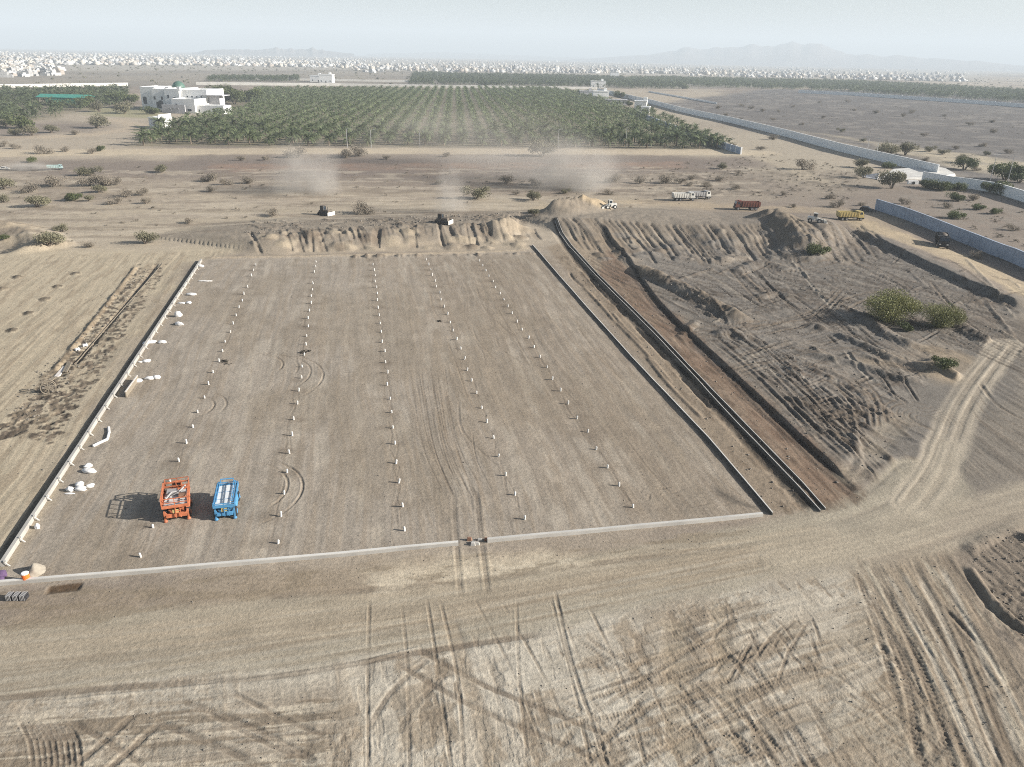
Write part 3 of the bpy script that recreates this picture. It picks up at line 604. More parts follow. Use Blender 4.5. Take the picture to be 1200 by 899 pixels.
for (pts, n, dx, dy, wd, c_) in [
    ([(775, 302), (860, 318), (940, 322), (1010, 333)], 9, -3, 3.6, .35, DARK), ([(1000, 345), (930, 340), (870, 355), (800, 350)], 5, 2, 4, .35, DARK), ([(830, 400), (880, 440), (940, 500), (990, 545)], 7, 6, -3, .3, DARK), ([(900, 300), (960, 320), (1040, 330), (1100, 345)], 6, -4, 4.5, .35, DARK), ([(690, 296), (740, 322), (800, 338), (860, 345)], 5, -2, 4, .3, DARK),
    ([(800, 388), (880, 380), (950, 366), (985, 335)], 4, 3, 4, .35, DAMP), ([(895, 425), (940, 460), (975, 505)], 7, -6, 6.0, .28, DARK),
    ([(1005, 440), (1030, 465), (1040, 500)], 6, -8, 2, .28, DAMP), ([(1095, 345), (1150, 365), (1215, 395)], 13, -1, 4.2, .3, DARK),
    ([(860, 452), (920, 470), (985, 462), (1040, 440)], 7, 4, 5, .28, DAMP), ([(880, 300), (930, 296), (980, 285)], 6, 4, 5, .3, DAMP),
    ([(1020, 290), (1080, 318), (1160, 350)], 7, -6, 4, .35, DARK), ([(1135, 475), (1160, 505), (1215, 530)], 4, 4, -9, .25, DAMP),
    ([(760, 345), (820, 372), (880, 386)], 6, -3, 4.5, .3, DARK), ([(850, 425), (900, 410), (960, 412)], 6, 3, 4, .28, DAMP), ([(940, 395), (1000, 400), (1060, 410)], 5, -3, 4, .3, DAMP)]:
    for i in range(n):
        if rnd.random() < .12: continue
        q = [(a + dx * i + rnd.uniform(-2, 2), b + dy * i + rnd.uniform(-1, 1)) for a, b in pts]
        track(q, c_, wd * rnd.uniform(1.1, 2.0) * (.6 if q[0][1] > 455 else 1), rnd.uniform(.03, .07) * (.3 if q[0][1] > 455 else 1), amt=rnd.uniform(.55, .9), breakup=.5, seed=i + int(pts[0][0]), shoulder=.9, lug=rnd.choice([0, 0, .5]))
gx, gy = G(1083, 492)
for i in range(6):
    r_ = .8 + i * .55; track(None, DAMP, .22, .03, amt=.6, seed=i, world=[(gx + r_ * math.cos(t), gy + r_ * 1.3 * math.sin(t)) for t in np.linspace(-.5, 4.6, 16)])
for k in range(150):                                                   # crossing crawler passes
    x = rnd.uniform(745, 1170); y = rnd.uniform(292, 560)
    if not rough_ok(x, y) or x + y > 1480: continue
    a = rnd.choice([.4, .5, .65, -.3, .12, 1.0]) + rnd.uniform(-.12, .12); L = rnd.uniform(25, 80); cv = rnd.uniform(-8, 8)
    track([(x, y), (x + L * .5, y + L * .5 * a + cv), (x + L, y + L * a)], rnd.choice([DARK, DARK, DAMP, soil(158, 149, 135)]), rnd.uniform(.3, .6), rnd.uniform(.05, .12), gauge=rnd.choice([0, 0, 2.2]), amt=rnd.uniform(.5, .9), breakup=.5, seed=k, shoulder=1.0)
# wet soil under the poured footings
patch([(858, 590), (840, 580), (838, 572), (872, 590), (890, 598)], soil(92, 86, 78), .5, .6, .7, seed=230, tex=.3)
for k in range(14):
    x = rnd.uniform(180, 740); y = rnd.uniform(330, 600); patch([(x - 30, y), (x, y - 6), (x + 28, y), (x + 5, y + 8)], DAMP, 2, 2, .18, seed=800 + k, tex=.7)
H[:8] = 0
C = np.clip(C, .02, .8)

def gz(x, y):
    r = math.hypot(x, y); t = math.atan2(x, y)
    i = min(max(np.searchsorted(rr, r) - 1, 0), NR - 2); j = min(max(np.searchsorted(th, t) - 1, 0), NT - 2)
    a = (r - rr[i]) / (rr[i + 1] - rr[i]); b = (t - th[j]) / (th[j + 1] - th[j])
    return float((H[i, j] * (1 - b) + H[i, j + 1] * b) * (1 - a) + (H[i + 1, j] * (1 - b) + H[i + 1, j + 1] * b) * a)
def GZ(px, py, dz=0.0):
    """ground point seen at px, py, following the banks"""
    z = 0.0
    for _ in range(6): x, y = G(px, py, z); z = .5 * z + .5 * gz(x, y)
    x, y = G(px, py, z); return (x, y, gz(x, y) + dz)

def build_ground():
    V = np.stack([X, Y, H], -1).reshape(-1, 3)
    idx = np.arange(NR * NT).reshape(NR, NT)
    nxt = np.roll(idx, -1, 1)
    Fq = np.stack([idx[:-1], idx[1:], nxt[1:], nxt[:-1]], -1).reshape(-1, 4)
    m = bpy.data.materials.new('desert_soil'); m.use_nodes = True
    n = m.node_tree.nodes; l = m.node_tree.links; b = n['Principled BSDF']
    b.inputs['Roughness'].default_value = .95; b.inputs['Specular IOR Level'].default_value = .1
    at = n.new('ShaderNodeAttribute'); at.attribute_name = 'soil'
    geo = n.new('ShaderNodeNewGeometry')
    def noise(s, det, rough=.6):
        q = n.new('ShaderNodeTexNoise'); q.inputs['Scale'].default_value = s; q.inputs['Detail'].default_value = det
        q.inputs['Roughness'].default_value = rough; l.new(geo.outputs['Position'], q.inputs['Vector']); return q
    n1 = noise(3.2, 5, .7); n2 = noise(.45, 5, .6); n3 = noise(11, 3, .7)
    def mr(src, a, c, lo, hi):
        q = n.new('ShaderNodeMapRange'); q.inputs['From Min'].default_value = a; q.inputs['From Max'].default_value = c
        q.inputs['To Min'].default_value = lo; q.inputs['To Max'].default_value = hi; l.new(src, q.inputs['Value']); return q
    m1 = mr(n1.outputs['Fac'], .3, .7, .78, 1.2); m2 = mr(n2.outputs['Fac'], .3, .7, .9, 1.1); m3 = mr(n3.outputs['Fac'], .25, .75, .8, 1.2)
    p = n.new('ShaderNodeMath'); p.operation = 'MULTIPLY'; l.new(m1.outputs[0], p.inputs[0]); l.new(m2.outputs[0], p.inputs[1])
    p2 = n.new('ShaderNodeMath'); p2.operation = 'MULTIPLY'; l.new(p.outputs[0], p2.inputs[0]); l.new(m3.outputs[0], p2.inputs[1])
    sv = n.new('ShaderNodeVectorMath'); sv.operation = 'SCALE'; l.new(at.outputs['Color'], sv.inputs[0]); l.new(p2.outputs[0], sv.inputs['Scale'])
    l.new(sv.outputs[0], b.inputs['Base Color'])
    bp = n.new('ShaderNodeBump'); bp.inputs['Strength'].default_value = .45; bp.inputs['Distance'].default_value = .12
    l.new(n1.outputs['Fac'], bp.inputs['Height'])
    bp2 = n.new('ShaderNodeBump'); bp2.inputs['Strength'].default_value = .35; bp2.inputs['Distance'].default_value = .05
    l.new(n3.outputs['Fac'], bp2.inputs['Height']); l.new(bp.outputs[0], bp2.inputs['Normal']); l.new(bp2.outputs[0], b.inputs['Normal'])
    o = np_mesh('ground', V, Fq, m, smooth=True)
    a = o.data.color_attributes.new('soil', 'FLOAT_COLOR', 'POINT')
    a.data.foreach_set('color', np.concatenate([C.reshape(-1, 3), np.ones((NR * NT, 1), np.float32)], 1).astype(np.float32).ravel())
    return tag(o, kind='structure')
build_ground()

# --- far mountains
M_ROCK = mat('mountain_rock', (.17, .14, .12), .95, .25, .004)
def mountains(name, px, dist, depth, seed, lo_=.72):
    """px: skyline points; real ridges standing dist metres away"""
    pts = []
    for x in np.linspace(px[0][0], px[-1][0], 140):
        y = np.interp(x, [p[0] for p in px], [p[1] for p in px]); d = RM @ Vector(((x - 600) / F_PX, -(y - 449.5) / F_PX, -1))
        k = dist / math.hypot(d.x, d.y); pts.append((d.x * k, d.y * k, CAM_H + d.z * k))
    P = np.array(pts); P[:, 2] = CAM_H + (P[:, 2] - CAM_H) * (lo_ + (1.22 - lo_) * fbm(np.arange(len(P)) / 2.2, np.zeros(len(P)), seed + 50, 4)); V = []; n = 13
    for i, (x, y, z) in enumerate(P):
        ux, uy = x / dist, y / dist
        for j in range(n):
            t = (j / (n - 1)) * 2 - 1
            prof = max(0, 1 - abs(t) ** 1.2)
            q = fbm(np.array([i / 5.0]), np.array([j / 1.7]), seed)[0] - .5
            hh = max(z, 4) * prof * (1 + (.45 * q if abs(t) > .05 else .0)) + (max(z, 4) * .08 * q if abs(t) <= .05 else 0) - 6 * abs(t)
            V.append((x + ux * t * depth, y + uy * t * depth, hh))
    ix = np.arange(len(P) * n).reshape(len(P), n)
    Fq = np.stack([ix[:-1, :-1], ix[1:, :-1], ix[1:, 1:], ix[:-1, 1:]], -1).reshape(-1, 4)
    tag(np_mesh(name, np.array(V), Fq, M_ROCK), kind='structure')
mountains('mountains', [(640, 72), (700, 68), (760, 64), (800, 57), (870, 54), (885, 51), (900, 53), (925, 49), (940, 53), (962, 50), (980, 58), (1005, 64), (1060, 66), (1100, 68), (1150, 72), (1200, 77), (1320, 84)], 9000, 1400, 3)
mountains('hills', [(225, 63), (240, 59), (270, 57), (300, 58), (330, 55), (350, 57), (365, 55), (390, 60), (415, 64)], 7200, 600, 4, .3)
mountains('low_hills', [(430, 63), (520, 61), (640, 66), (760, 70)], 11000, 900, 6)

# --- the dusty air of the whole plain
def haze():
    mb = MB(); mb.box(-15000, 15000, -15000, 15000, -9, 420)
    m = bpy.data.materials.new('haze_air'); m.use_nodes = True
    n = m.node_tree.nodes; n.remove(n['Principled BSDF'])
    v = n.new('ShaderNodeVolumePrincipled'); v.inputs['Color'].default_value = (.80, .89, .955, 1)
    v.inputs['Density'].default_value = HAZE; v.inputs['Anisotropy'].default_value = .0
    m.node_tree.links.new(v.outputs[0], n['Material Output'].inputs['Volume'])
    tag(mb.build('haze', m), kind='stuff')
HAZE = 2.3e-4
haze()

# ================================================================ VEGETATION
M_PALM = mat('palm_frond', (.105, .125, .058), .55, .45, .15, translucent=.25)
M_PTRUNK = mat('palm_trunk', (.16, .125, .09), .9, .3, 4, bump=.5)
M_LEAF_G = mat('green_leaf', (.085, .10, .036), .6, .35, .8, translucent=.2)
M_LEAF_G2 = mat('acacia_leaf', (.15, .15, .055), .6, .3, 1.5, translucent=.2)
M_LEAF_O = mat('olive_leaf', (.16, .148, .092), .7, .3, .8, translucent=.15)
M_LEAF_D = mat('dry_twigs', (.20, .17, .13), .85, .3, .8, translucent=.1)
M_BARK = mat('bark', (.13, .105, .08), .95, .3, 5, bump=.4)

def palm_np(nf, nseg, L, seed, trunk_h, split=True):
    r = np.random.default_rng(seed); V = []; Fc = []
    for k in range(nf):
        a = k * 2.399 + r.uniform(-.2, .2); e0 = rad(r.uniform(-12, 78)); ln = L * r.uniform(.8, 1.1)
        d = np.array([math.cos(a), math.sin(a)]); sd = np.array([-d[1], d[0]])
        pts = [np.array([0, 0, trunk_h])]; e = e0; q = np.array([0, 0, float(trunk_h)])
        for i in range(nseg):
            st = ln / nseg; q = q + st * np.array([d[0] * math.cos(e), d[1] * math.cos(e), math.sin(e)]); pts.append(q.copy()); e -= rad(r.uniform(55, 95)) / nseg
        for i in range(nseg):
            p, q = pts[i], pts[i + 1]; wd = .62 * (1 - .5 * abs(2 * (i + .6) / nseg - 1)) * L / 3.3
            for s in (1, -1):
                off = np.array([sd[0] * s * wd, sd[1] * s * wd, -.35 * wd]); mid = (p + q) / 2
                o = len(V)
                if split:
                    V += [p, p + (q - p) * .5, p + (q - p) * .75 + off, mid, q, q + (q - p) * .3 + off * .9]; Fc += [(o, o + 1, o + 2), (o + 3, o + 4, o + 5)]
                else:
                    V += [p, q, q + off * .8]; Fc += [(o, o + 1, o + 2)]
    return np.array(V), np.array(Fc)
def palm_trunk(h):
    pr = []; n = 9
    for i in range(n): pr.append((.30 - .10 * i / n + (.03 if i % 2 else 0), -.3 + (h + .3) * i / (n - 1)))
    return MB().lathe(pr, 8)
PALMS = []
for k in range(6):
    h = 2.0 + .45 * k / 2; V, Fc = palm_np(30, 5, 3.3 + .1 * k, 900 + k, h)
    o = thing('date_palm', 'x', 'palm'); np_mesh('crown', V, Fc, M_PALM, o); palm_trunk(h + .1).build('trunk', M_PTRUNK, o)
    PALMS.append((o, kids(o)))
used_first = set()
def place(protos, k, loc, rz, s, label, group, cat=None):
    """the first time moves the built thing itself, then copies it and each of its parts"""
    root, parts = protos[k]
    if root.name not in used_first: used_first.add(root.name); o = root
    else:
        o = root.copy(); col.objects.link(o)
        for c in parts: d = c.copy(); d.parent = o; col.objects.link(d)
    o.location = loc; o.rotation_euler = (0, 0, rz); o.scale = (s, s, s * rnd.uniform(.9, 1.1))
    o['label'] = label; o['group'] = group
    return o
# the palm grove, planted in rows that run away from the road
RD = rad(-4.4); du = np.array([math.sin(RD), math.cos(RD)]); dv = np.array([math.cos(RD), -math.sin(RD)])
gl = np.array(G(163, 172)); gr = np.array(G(838, 175)); O = gl
GROVE = np.array(GL([(160, 171), (500, 171.5), (842, 175), (695, 112), (640, 105), (300, 106), (292, 130), (236, 137), (190, 150), (165, 160)]))
def inside(P, x, y):
    c = False
    for a, b in zip(P, np.roll(P, -1, 0)):
        if (a[1] > y) != (b[1] > y) and x < (b[0] - a[0]) * (y - a[1]) / (b[1] - a[1]) + a[0]: c = not c
    return c
cand = []
for i in range(0, 110):
    for j in range(-14, 75):
        p = O + dv * (j * 7.6 + rnd.uniform(-.5, .5)) + du * (4 + i * 7.0 + rnd.uniform(-1.2, 1.2))
        if inside(GROVE, *p) and rnd.random() > .03: cand.append((i, j, p))
cand.sort(key=lambda c: (c[0], c[1]))
rows = {}; stuff_p = []; n = 0
for i, j, p in cand:
    if n < 300:
        rows[i] = rows.get(i, 0) + 1; n += 1
        place(PALMS, rnd.randrange(6), (p[0], p[1], gz(*p)), rnd.random() * 6.3, rnd.uniform(.72, 1.22),
              'green date palm, %s from the left in the %s row behind the pale dirt road' % (nth(rows[i]), nth(len(rows))), 'date palms of the nearest grove rows')
    else: stuff_p.append(p)
LITE = [palm_np(17, 3, 3.5, 950 + k, 2.3, False) for k in range(5)]
def palm_mass(name, label, pts, smin=.85, smax=1.15, m=None):
    Vs = []; Fs = []; o = 0
    for p in pts:
        V, Fc = LITE[rnd.randrange(5)]; a = rnd.random() * 6.3; s = rnd.uniform(smin, smax); c, t = math.cos(a), math.sin(a)
        W = np.stack([V[:, 0] * c - V[:, 1] * t, V[:, 0] * t + V[:, 1] * c, V[:, 2]], 1) * s + np.array([p[0], p[1], gz(*p)])
        Vs.append(W); Fs.append(Fc + o); o += len(W)
        T0 = np.array([(-.2, -.2, -.3), (.2, -.2, -.3), (0, .25, -.3), (0, 0, 2.4)]) * s + np.array([p[0], p[1], gz(*p)])
        Vs.append(T0); Fs.append(np.array([(0, 1, 3), (1, 2, 3), (2, 0, 3)]) + o); o += 4
    ob = np_mesh(name, np.concatenate(Vs), np.concatenate(Fs), m or M_PALM)
    return tag(ob, label, 'palms', kind='stuff')
palm_mass('palm_grove', 'mass of green date palms in the rows farther back in the grove', stuff_p)
def scatter(px, n, grid=None):
    P = np.array(GL(px)); lo = P.min(0); hi = P.max(0); out = []; tries = 0
    while len(out) < n and tries < n * 60:
        tries += 1; x = rnd.uniform(lo[0], hi[0]); y = rnd.uniform(lo[1], hi[1])
        if inside(P, x, y): out.append((x, y))
    return out
palm_mass('palm_wood', 'date palm wood at the far left beyond the open ground',
          scatter([(-60, 108), (150, 106), (150, 122), (100, 128), (60, 140), (0, 150), (-60, 150)], 520), .9, 1.3)
palm_mass('palm_belt', 'long dark belt of palms across the far plain', scatter([(478, 99.5), (800, 105), (800, 101), (730, 92), (485, 87)], 2300), 1.0, 1.5)
palm_mass('palm_belt', 'palm plantation belt beyond the white panel wall at right', scatter([(730, 100), (940, 105.5), (1260, 124), (1260, 112), (1000, 97), (740, 92)], 3600), 1.0, 1.6)
palm_mass('palm_wood', 'strip of palms beside the fenced lane right of the grove',
          scatter([(745, 131), (845, 174), (868, 178), (800, 148), (752, 126)], 70), .7, 1.0)
palm_mass('palm_strip', 'thin strip of palms far behind the white villa', scatter([(240, 96), (350, 96), (350, 92), (250, 92)], 240), 1.0, 1.4)

# --- scrub: crowns of small leaf faces in uneven lobes on several stems
def crown_np(n, lobes, size, seed, flat=.55, zr=(.10, .30)):
    r = np.random.default_rng(seed); L = r.dirichlet(np.ones(lobes) * 3); V = []
    cs = np.stack([r.uniform(-.36, .36, lobes), r.uniform(-.36, .36, lobes), r.uniform(*zr, lobes)], 1)
    rs = r.uniform(.16, .30, lobes)
    ki = r.choice(lobes, n, p=L)
    d = r.normal(size=(n, 3)); d /= np.linalg.norm(d, axis=1, keepdims=True)
    q = r.random(n) ** .45
    P = cs[ki] + d * (rs[ki] * q)[:, None] * np.array([1.15, 1.15, flat * 1.3])
    P[:, 2] = np.abs(P[:, 2] - .02) + .02
    t = r.normal(size=(n, 3)); t /= np.linalg.norm(t, axis=1, keepdims=True); u = np.cross(t, r.normal(size=(n, 3))); u /= np.linalg.norm(u, axis=1, keepdims=True)
    s = (size * r.uniform(.6, 1.4, n))[:, None]
    V = np.stack([P - t * s * .5, P + u * s * .45, P + t * s * .6, P - u * s * .4], 1).reshape(-1, 3)
    return V, np.arange(n * 4).reshape(n, 4), cs
def stems(cs, r0=.022):
    mb = MB()
    for c in cs:
        k = (c[0] * .35, c[1] * .35, c[2] * .5); mb.tube((c[0] * .05, c[1] * .05, -.04), k, r0, r0 * .7, 5).tube(k, tuple(c), r0 * .7, r0 * .25, 5)
        mb.tube(k, (c[0] * .9 + .06, c[1] * .7, c[2] * .95), r0 * .45, r0 * .15, 4)
    return mb
BUSH = {'g': [], 'o': [], 'd': [], 'G': []}
for kind, m, nv, n, sz, lb, zr in (('g', M_LEAF_G, 4, 3200, .042, 9, (.14, .36)), ('o', M_LEAF_O, 4, 2500, .04, 8, (.2, .42)), ('d', M_LEAF_D, 5, 1800, .036, 8, (.13, .38)), ('G', M_LEAF_G2, 3, 15000, .02, 15, (.16, .42))):
    for k in range(nv):
        V, Fc, cs = crown_np(n, lb, sz, 40 + k + ord(kind) * 7, .6, zr)
        o = thing('acacia_bush' if kind != 'G' else 'acacia_tree', 'x', 'bush' if kind != 'G' else 'tree')
        np_mesh('crown', V, Fc, m, o); stems(cs, .018 if kind == 'G' else .02).build('trunk', M_BARK, o); BUSH[kind].append((o, kids(o)))
LIST = """54,180,16,d 77,178,10,d 108,180,10,d 118,177,10,g 38,190,9,g 93,206,13,o 108,206,15,o 62,219,22,d 5,222,22,o 33,226,16,d 105,218,18,d 120,218,20,d 137,217,15,d
116,226,15,o 88,235,17,g 104,236,10,o 43,243,21,o 148,231,16,d 167,229,14,d 138,239,15,d 171,239,11,d 190,202,15,o 57,288,28,o 73,271,13,o 170,286,21,o 104,290,12,d 4,280,9,g 4,237,13,o
243,213,17,d 263,217,13,d 290,215,15,d 247,225,12,d 282,188,9,d 311,188,9,d 350,185,21,d 221,262,12,d 321,253,15,d 405,185,19,d 420,183,21,d 453,187,9,d 523,184,10,d 635,184,29,o
594,216,19,d 558,233,25,o 516,216,10,d 625,235,17,o 663,227,10,o 629,217,14,d 714,228,12,d 430,251,23,d 605,228,8,d 715,214,17,d 750,215,15,d 780,215,17,d 797,215,13,d 627,253,15,o
810,211,10,d 843,212,11,d 830,219,12,d 862,222,10,d 858,173,10,d 906,164,13,d 892,176,9,d 940,199,23,d 1009,197,18,o 1013,209,23,o 1040,197,14,g 1045,221,33,o 971,233,13,d 983,243,17,d 1008,241,10,d
1057,239,13,d 1085,220,19,g 1101,223,23,g 1123,223,17,g 1122,236,19,g 1148,246,15,g 1167,251,13,g 1118,256,17,g 1110,244,13,d 1140,235,14,d 1177,211,33,g 1194,214,23,g 1170,227,28,g 1130,199,23,g 1126,191,16,o
1060,182,24,o 1040,183,25,o 1084,190,11,d 1147,303,15,d 1188,270,14,d 918,229,10,d 847,198,12,o 866,204,8,d 808,218,10,d 930,243,9,d 955,297,26,g 1108,430,26,g 1062,388,18,g
25,151,25,g 7,149,13,o 18,159,11,o 38,159,15,o 60,156,15,o 113,150,21,o 88,158,9,d 5,172,10,d 20,174,10,d 180,134,17,g 147,133,19,o 100,126,19,g 138,121,20,g 250,120,28,g 276,122,28,g 300,119,24,g 117,131,15,o
265,116,24,g 150,122,18,g 690,112,12,g 727,115,14,g 737,124,10,g 800,104,9,g 700,128,8,g
870,125,6,d 893,131,6,d 905,141,6,d 912,131,5,d 930,126,5,d 960,121,5,d 992,120,6,d 1000,130,6,d 1026,133,8,d 1058,137,8,d 1068,133,8,d 1107,137,6,d 1136,147,8,d 1162,144,7,d 1164,156,9,d 1082,160,7,d 1120,175,8,d 1150,172,9,d
940,147,6,d 965,139,6,d 842,128,7,d 850,136,6,d 880,128,6,d 868,141,6,d 1012,166,7,o 1090,178,12,o 1105,181,11,o 1180,180,10,d 1155,182,9,o 985,155,8,o 1145,200,10,d""".split()
LIST = [(float(a), float(b), float(c), d) for a, b, c, d in (q.split(',') for q in LIST)]
def zone(x, y):
    if y < 165 and x < 330: return 'near the white villa'
    if y < 165 and x < 810: return 'by the farm buildings'
    if x > 820 and y < 185: return 'around the long white wall'
    if y < 200: return 'along the dirt road before the grove'
    if x < 300: return 'on the flats left of the bulldozers'
    if x < 690: return 'behind the pushed up bank'
    if x < 1000: return 'around the parked dump trucks'
    if y < 275: return 'beyond the grey block wall'
    return 'below the grey block wall'
look = {'g': 'dense green acacia bush', 'o': 'thin olive acacia bush', 'd': 'dry brown twiggy bush'}
zs = {}
for q in LIST: zs.setdefault((zone(q[0], q[1]), q[3]), []).append(q)
for (z, k), L in zs.items():
    L.sort()
    for i, (x, y, wd, kk) in enumerate(L):
        p = GZ(x, y); s = wd * math.sqrt(p[0] ** 2 + p[1] ** 2 + (CAM_H - p[2]) ** 2) / F_PX * (1.08 if x < 900 else .92)
        lab = look[k] + ' ' + ('alone ' if len(L) == 1 else '%s from the left ' % nth(i + 1)) + z
        place(BUSH[k], rnd.randrange(len(BUSH[k])), (p[0], p[1], p[2] - .05), rnd.random() * 6.3, s, lab, 'scrub bushes of the plain')
for x, y, wd, lab, k in [(1043, 376, 56, 'large spreading olive green acacia tree above the churned ground', 0), (1099, 381, 44, 'rounded bright green acacia tree right of the larger spreading one', 1)]:
    p = GZ(x, y); s = wd * math.sqrt(p[0] ** 2 + p[1] ** 2 + CAM_H ** 2) / F_PX * .95
    o = place(BUSH['G'], k, (p[0], p[1], p[2] - .05), 1.0 + k, s, lab, 'acacia trees on the churned ground'); o.scale.z *= .85
# low green bush tufts uncounted on the far plain
pts = scatter([(-100, 100), (400, 100), (830, 104), (1000, 98), (1250, 112), (1250, 96), (800, 80), (300, 74), (-100, 82)], 900) + [G(px_, np.interp(px_, [0, 300, 600, 900, 1200], [62, 66, 72, 77, 85]) + rnd.uniform(1, 18)) for px_ in [rnd.uniform(-40, 1150) for _ in range(900)]]
Vs = []; Fs = []; o = 0
for p in pts:
    V, Fc, _ = crown_np(26, 4, .3, rnd.randrange(30)); s = rnd.uniform(2.5, 5.5); Vs.append(V * s + np.array([p[0], p[1], 0])); Fs.append(Fc + o); o += len(V)
tag(np_mesh('far_scrub', np.concatenate(Vs), np.concatenate(Fs), M_LEAF_O), 'scattered dark scrub over the far plain', 'scrub', kind='stuff')
# tiny dry tufts on the middle ground
pts = scatter([(-60, 290), (-60, 195), (880, 190), (1030, 215), (640, 255), (300, 282)], 260) + scatter([(760, 118), (1000, 165), (1180, 205), (1250, 190), (1250, 120), (900, 108)], 420) + scatter([(1040, 240), (1130, 235), (1250, 260), (1250, 310)], 60) + scatter([(900, 180), (1020, 200), (1000, 235), (820, 230), (760, 200)], 200)
Vs = []; Fs = []; o = 0
for p in pts:
    V, Fc, _ = crown_np(70, 3, .12, rnd.randrange(30)); s = rnd.uniform(.5, 1.5); Vs.append(V * s + np.array([p[0], p[1], gz(*p) - .05])); Fs.append(Fc + o); o += len(V)
tag(np_mesh('dry_tufts', np.concatenate(Vs), np.concatenate(Fs), M_LEAF_D), 'tiny dry tufts scattered over the sandy ground', 'tufts', kind='stuff')
for x, y, w_, lab in [(267, 425, 16, 'dark dead twig clump beside the leftmost row of white stakes'), (360, 412, 13, 'dark dead twig clump beside the second row of white stakes'), (517, 376, 12, 'dark dead twig clump beside the fourth row of white stakes')]:
    p = GZ(x, y); V, Fc, cs = crown_np(260, 5, .1, int(x), .4); s = w_ * mpp(x, y)
    r_ = thing('twig_clump', lab, 'twigs', p, 0, None, s); np_mesh('twigs', V - np.array([0, 0, .28]), Fc, mat('dead_twigs', (.035, .03, .022), .9, .3, 3), r_)
    stems(cs - np.array([0, 0, .28])).build('stems', M_BARK, r_)

# ================================================================ WALLS, KERBS, BUILDINGS
M_CONC = mat('concrete', (.37, .35, .315), .85, .25, .5, bump=.3)
M_CONCD = mat('shaded_bitumen', (.085, .078, .068), .9, .25, 1.5, bump=.3)  # bitumen coat, its dark tone also carries the shade of the kerb faces
M_CONCW = mat('pale_concrete', (.45, .43, .39), .85, .2, .4, bump=.2)
M_WHITE = mat('white_paint', (.74, .73, .70), .6, .07, .8)
M_BLOCK = mat('grey_block', (.31, .35, .41), .9, .2, .6, bump=.3)
M_GLASS = mat('dark_glass', (.03, .04, .05), .15, .1, 2, spec=.6)
M_STEEL = mat('grey_steel', (.30, .30, .30), .5, .15, 3, metal=.6)
M_DOME = mat('green_dome', (.07, .13, .10), .5, .15, 1)
M_TEAL = mat('teal_sheet', (.04, .20, .15), .6, .15, 1)
M_GREYW = mat('grey_render', (.42, .41, .41), .8, .1, .8)
M_DARK = mat('dark_opening', (.03, .03, .03), .9, .1, 1)

def section(mb, a, b, za, zb, wd, h, sink=.3, lo=0.0):
    """one straight length of wall from a to b following the ground"""
    a = np.array(a[:2]); b = np.array(b[:2]); u = (b - a) / np.linalg.norm(b - a); nn = np.array([-u[1], u[0]]) * wd / 2
    z0 = (-sink if lo == 0 else lo)
    vs = [(*(a - nn), za + z0), (*(a + nn), za + z0), (*(a + nn), za + h), (*(a - nn), za + h), (*(b - nn), zb + z0), (*(b + nn), zb + z0), (*(b + nn), zb + h), (*(b - nn), zb + h)]
    mb.add(vs, [(0, 1, 2, 3), (7, 6, 5, 4), (0, 4, 5, 1), (1, 5, 6, 2), (2, 6, 7, 3), (3, 7, 4, 0)])
def runs(world, step):
    out = []
    for a, b in zip(world[:-1], world[1:]):
        a = np.array(a[:2]); b = np.array(b[:2]); n = max(1, int(round(np.linalg.norm(b - a) / step)))
        for i in range(n): out.append((a + (b - a) * i / n, a + (b - a) * (i + 1) / n))
    return out
def long_wall(name, label, cat, world, wd, h, m, step=6, cap=None, post=None, capm=None, group=None, base=None, body='wall_body'):
    r = thing(name, label, cat, (*world[0][:2], gz(*world[0][:2])), 0, group)
    ox, oy, oz = r.location
    def loc(p): return (p[0] - ox, p[1] - oy)
    def g(p): return (gz(*p) if base is None else base) - oz
    mb = MB(); cp = MB(); R = runs(world, step)
    for a, b in R:
        section(mb, loc(a), loc(b), g(a), g(b), wd, h)
        if cap: section(cp, loc(a), loc(b), g(a) + h + .003, g(b) + h + .003, wd + cap[0], cap[1], lo=1e-9)
    mb.build(body, m, r)
    if cap: cp.build('coping', capm or m, r)
    if post:
        for a, b in R[:100]:
            q = MB(); u = (b - a) / np.linalg.norm(b - a); c = loc(a)
            section(q, (c[0] - u[0] * post[0] / 2, c[1] - u[1] * post[0] / 2), (c[0] + u[0] * post[0] / 2, c[1] + u[1] * post[0] / 2), g(a), g(a), wd + post[1], h + post[2])
            q.build('post', capm or m, r)
    return r

# kerbs of the graded field: the left one is a cast beam held by brackets
LW = [np.array(G(3, 664)), np.array(G(236, 306))]
r = thing('kerb_beam', 'long pale concrete kerb beam with small brackets along the left edge of the field', 'kerb', (*LW[0], gz(*LW[0])))
ox, oy, oz = r.location; mb = MB(); RR = runs(LW, 3.0)
for a, b in RR: section(mb, (a[0] - ox, a[1] - oy), (b[0] - ox, b[1] - oy), gz(*a) - oz, gz(*b) - oz, .26, .42)
mb.build('beam', M_CONC, r)
u = (LW[1] - LW[0]) / np.linalg.norm(LW[1] - LW[0]); nn = np.array([u[1], -u[0]])
for a, b in RR[:60]:
    q = MB(); z = gz(*a) - oz; c = np.array([a[0] - ox, a[1] - oy])
    p0 = c + nn * .16; p1 = c + nn * .5
    q.bar((p0[0], p0[1], z + .34), (p1[0], p1[1], z - .05), .09, .08); q.bar((p0[0], p0[1], z + .45), (p0[0] + nn[0] * .16, p0[1] + nn[1] * .16, z + .45), .14, .12)
    q.build('bracket', M_CONCW, r)
long_wall('kerb_wall', 'low pale kerb wall along the near edge of the field, left of the gap', 'kerb', [G(-60, 690), G(0, 685), G(250, 664.5), G(400, 651.5), G(537, 638)], .28, .26, M_CONC, 4, cap=(-.06, .05), capm=M_CONCW)
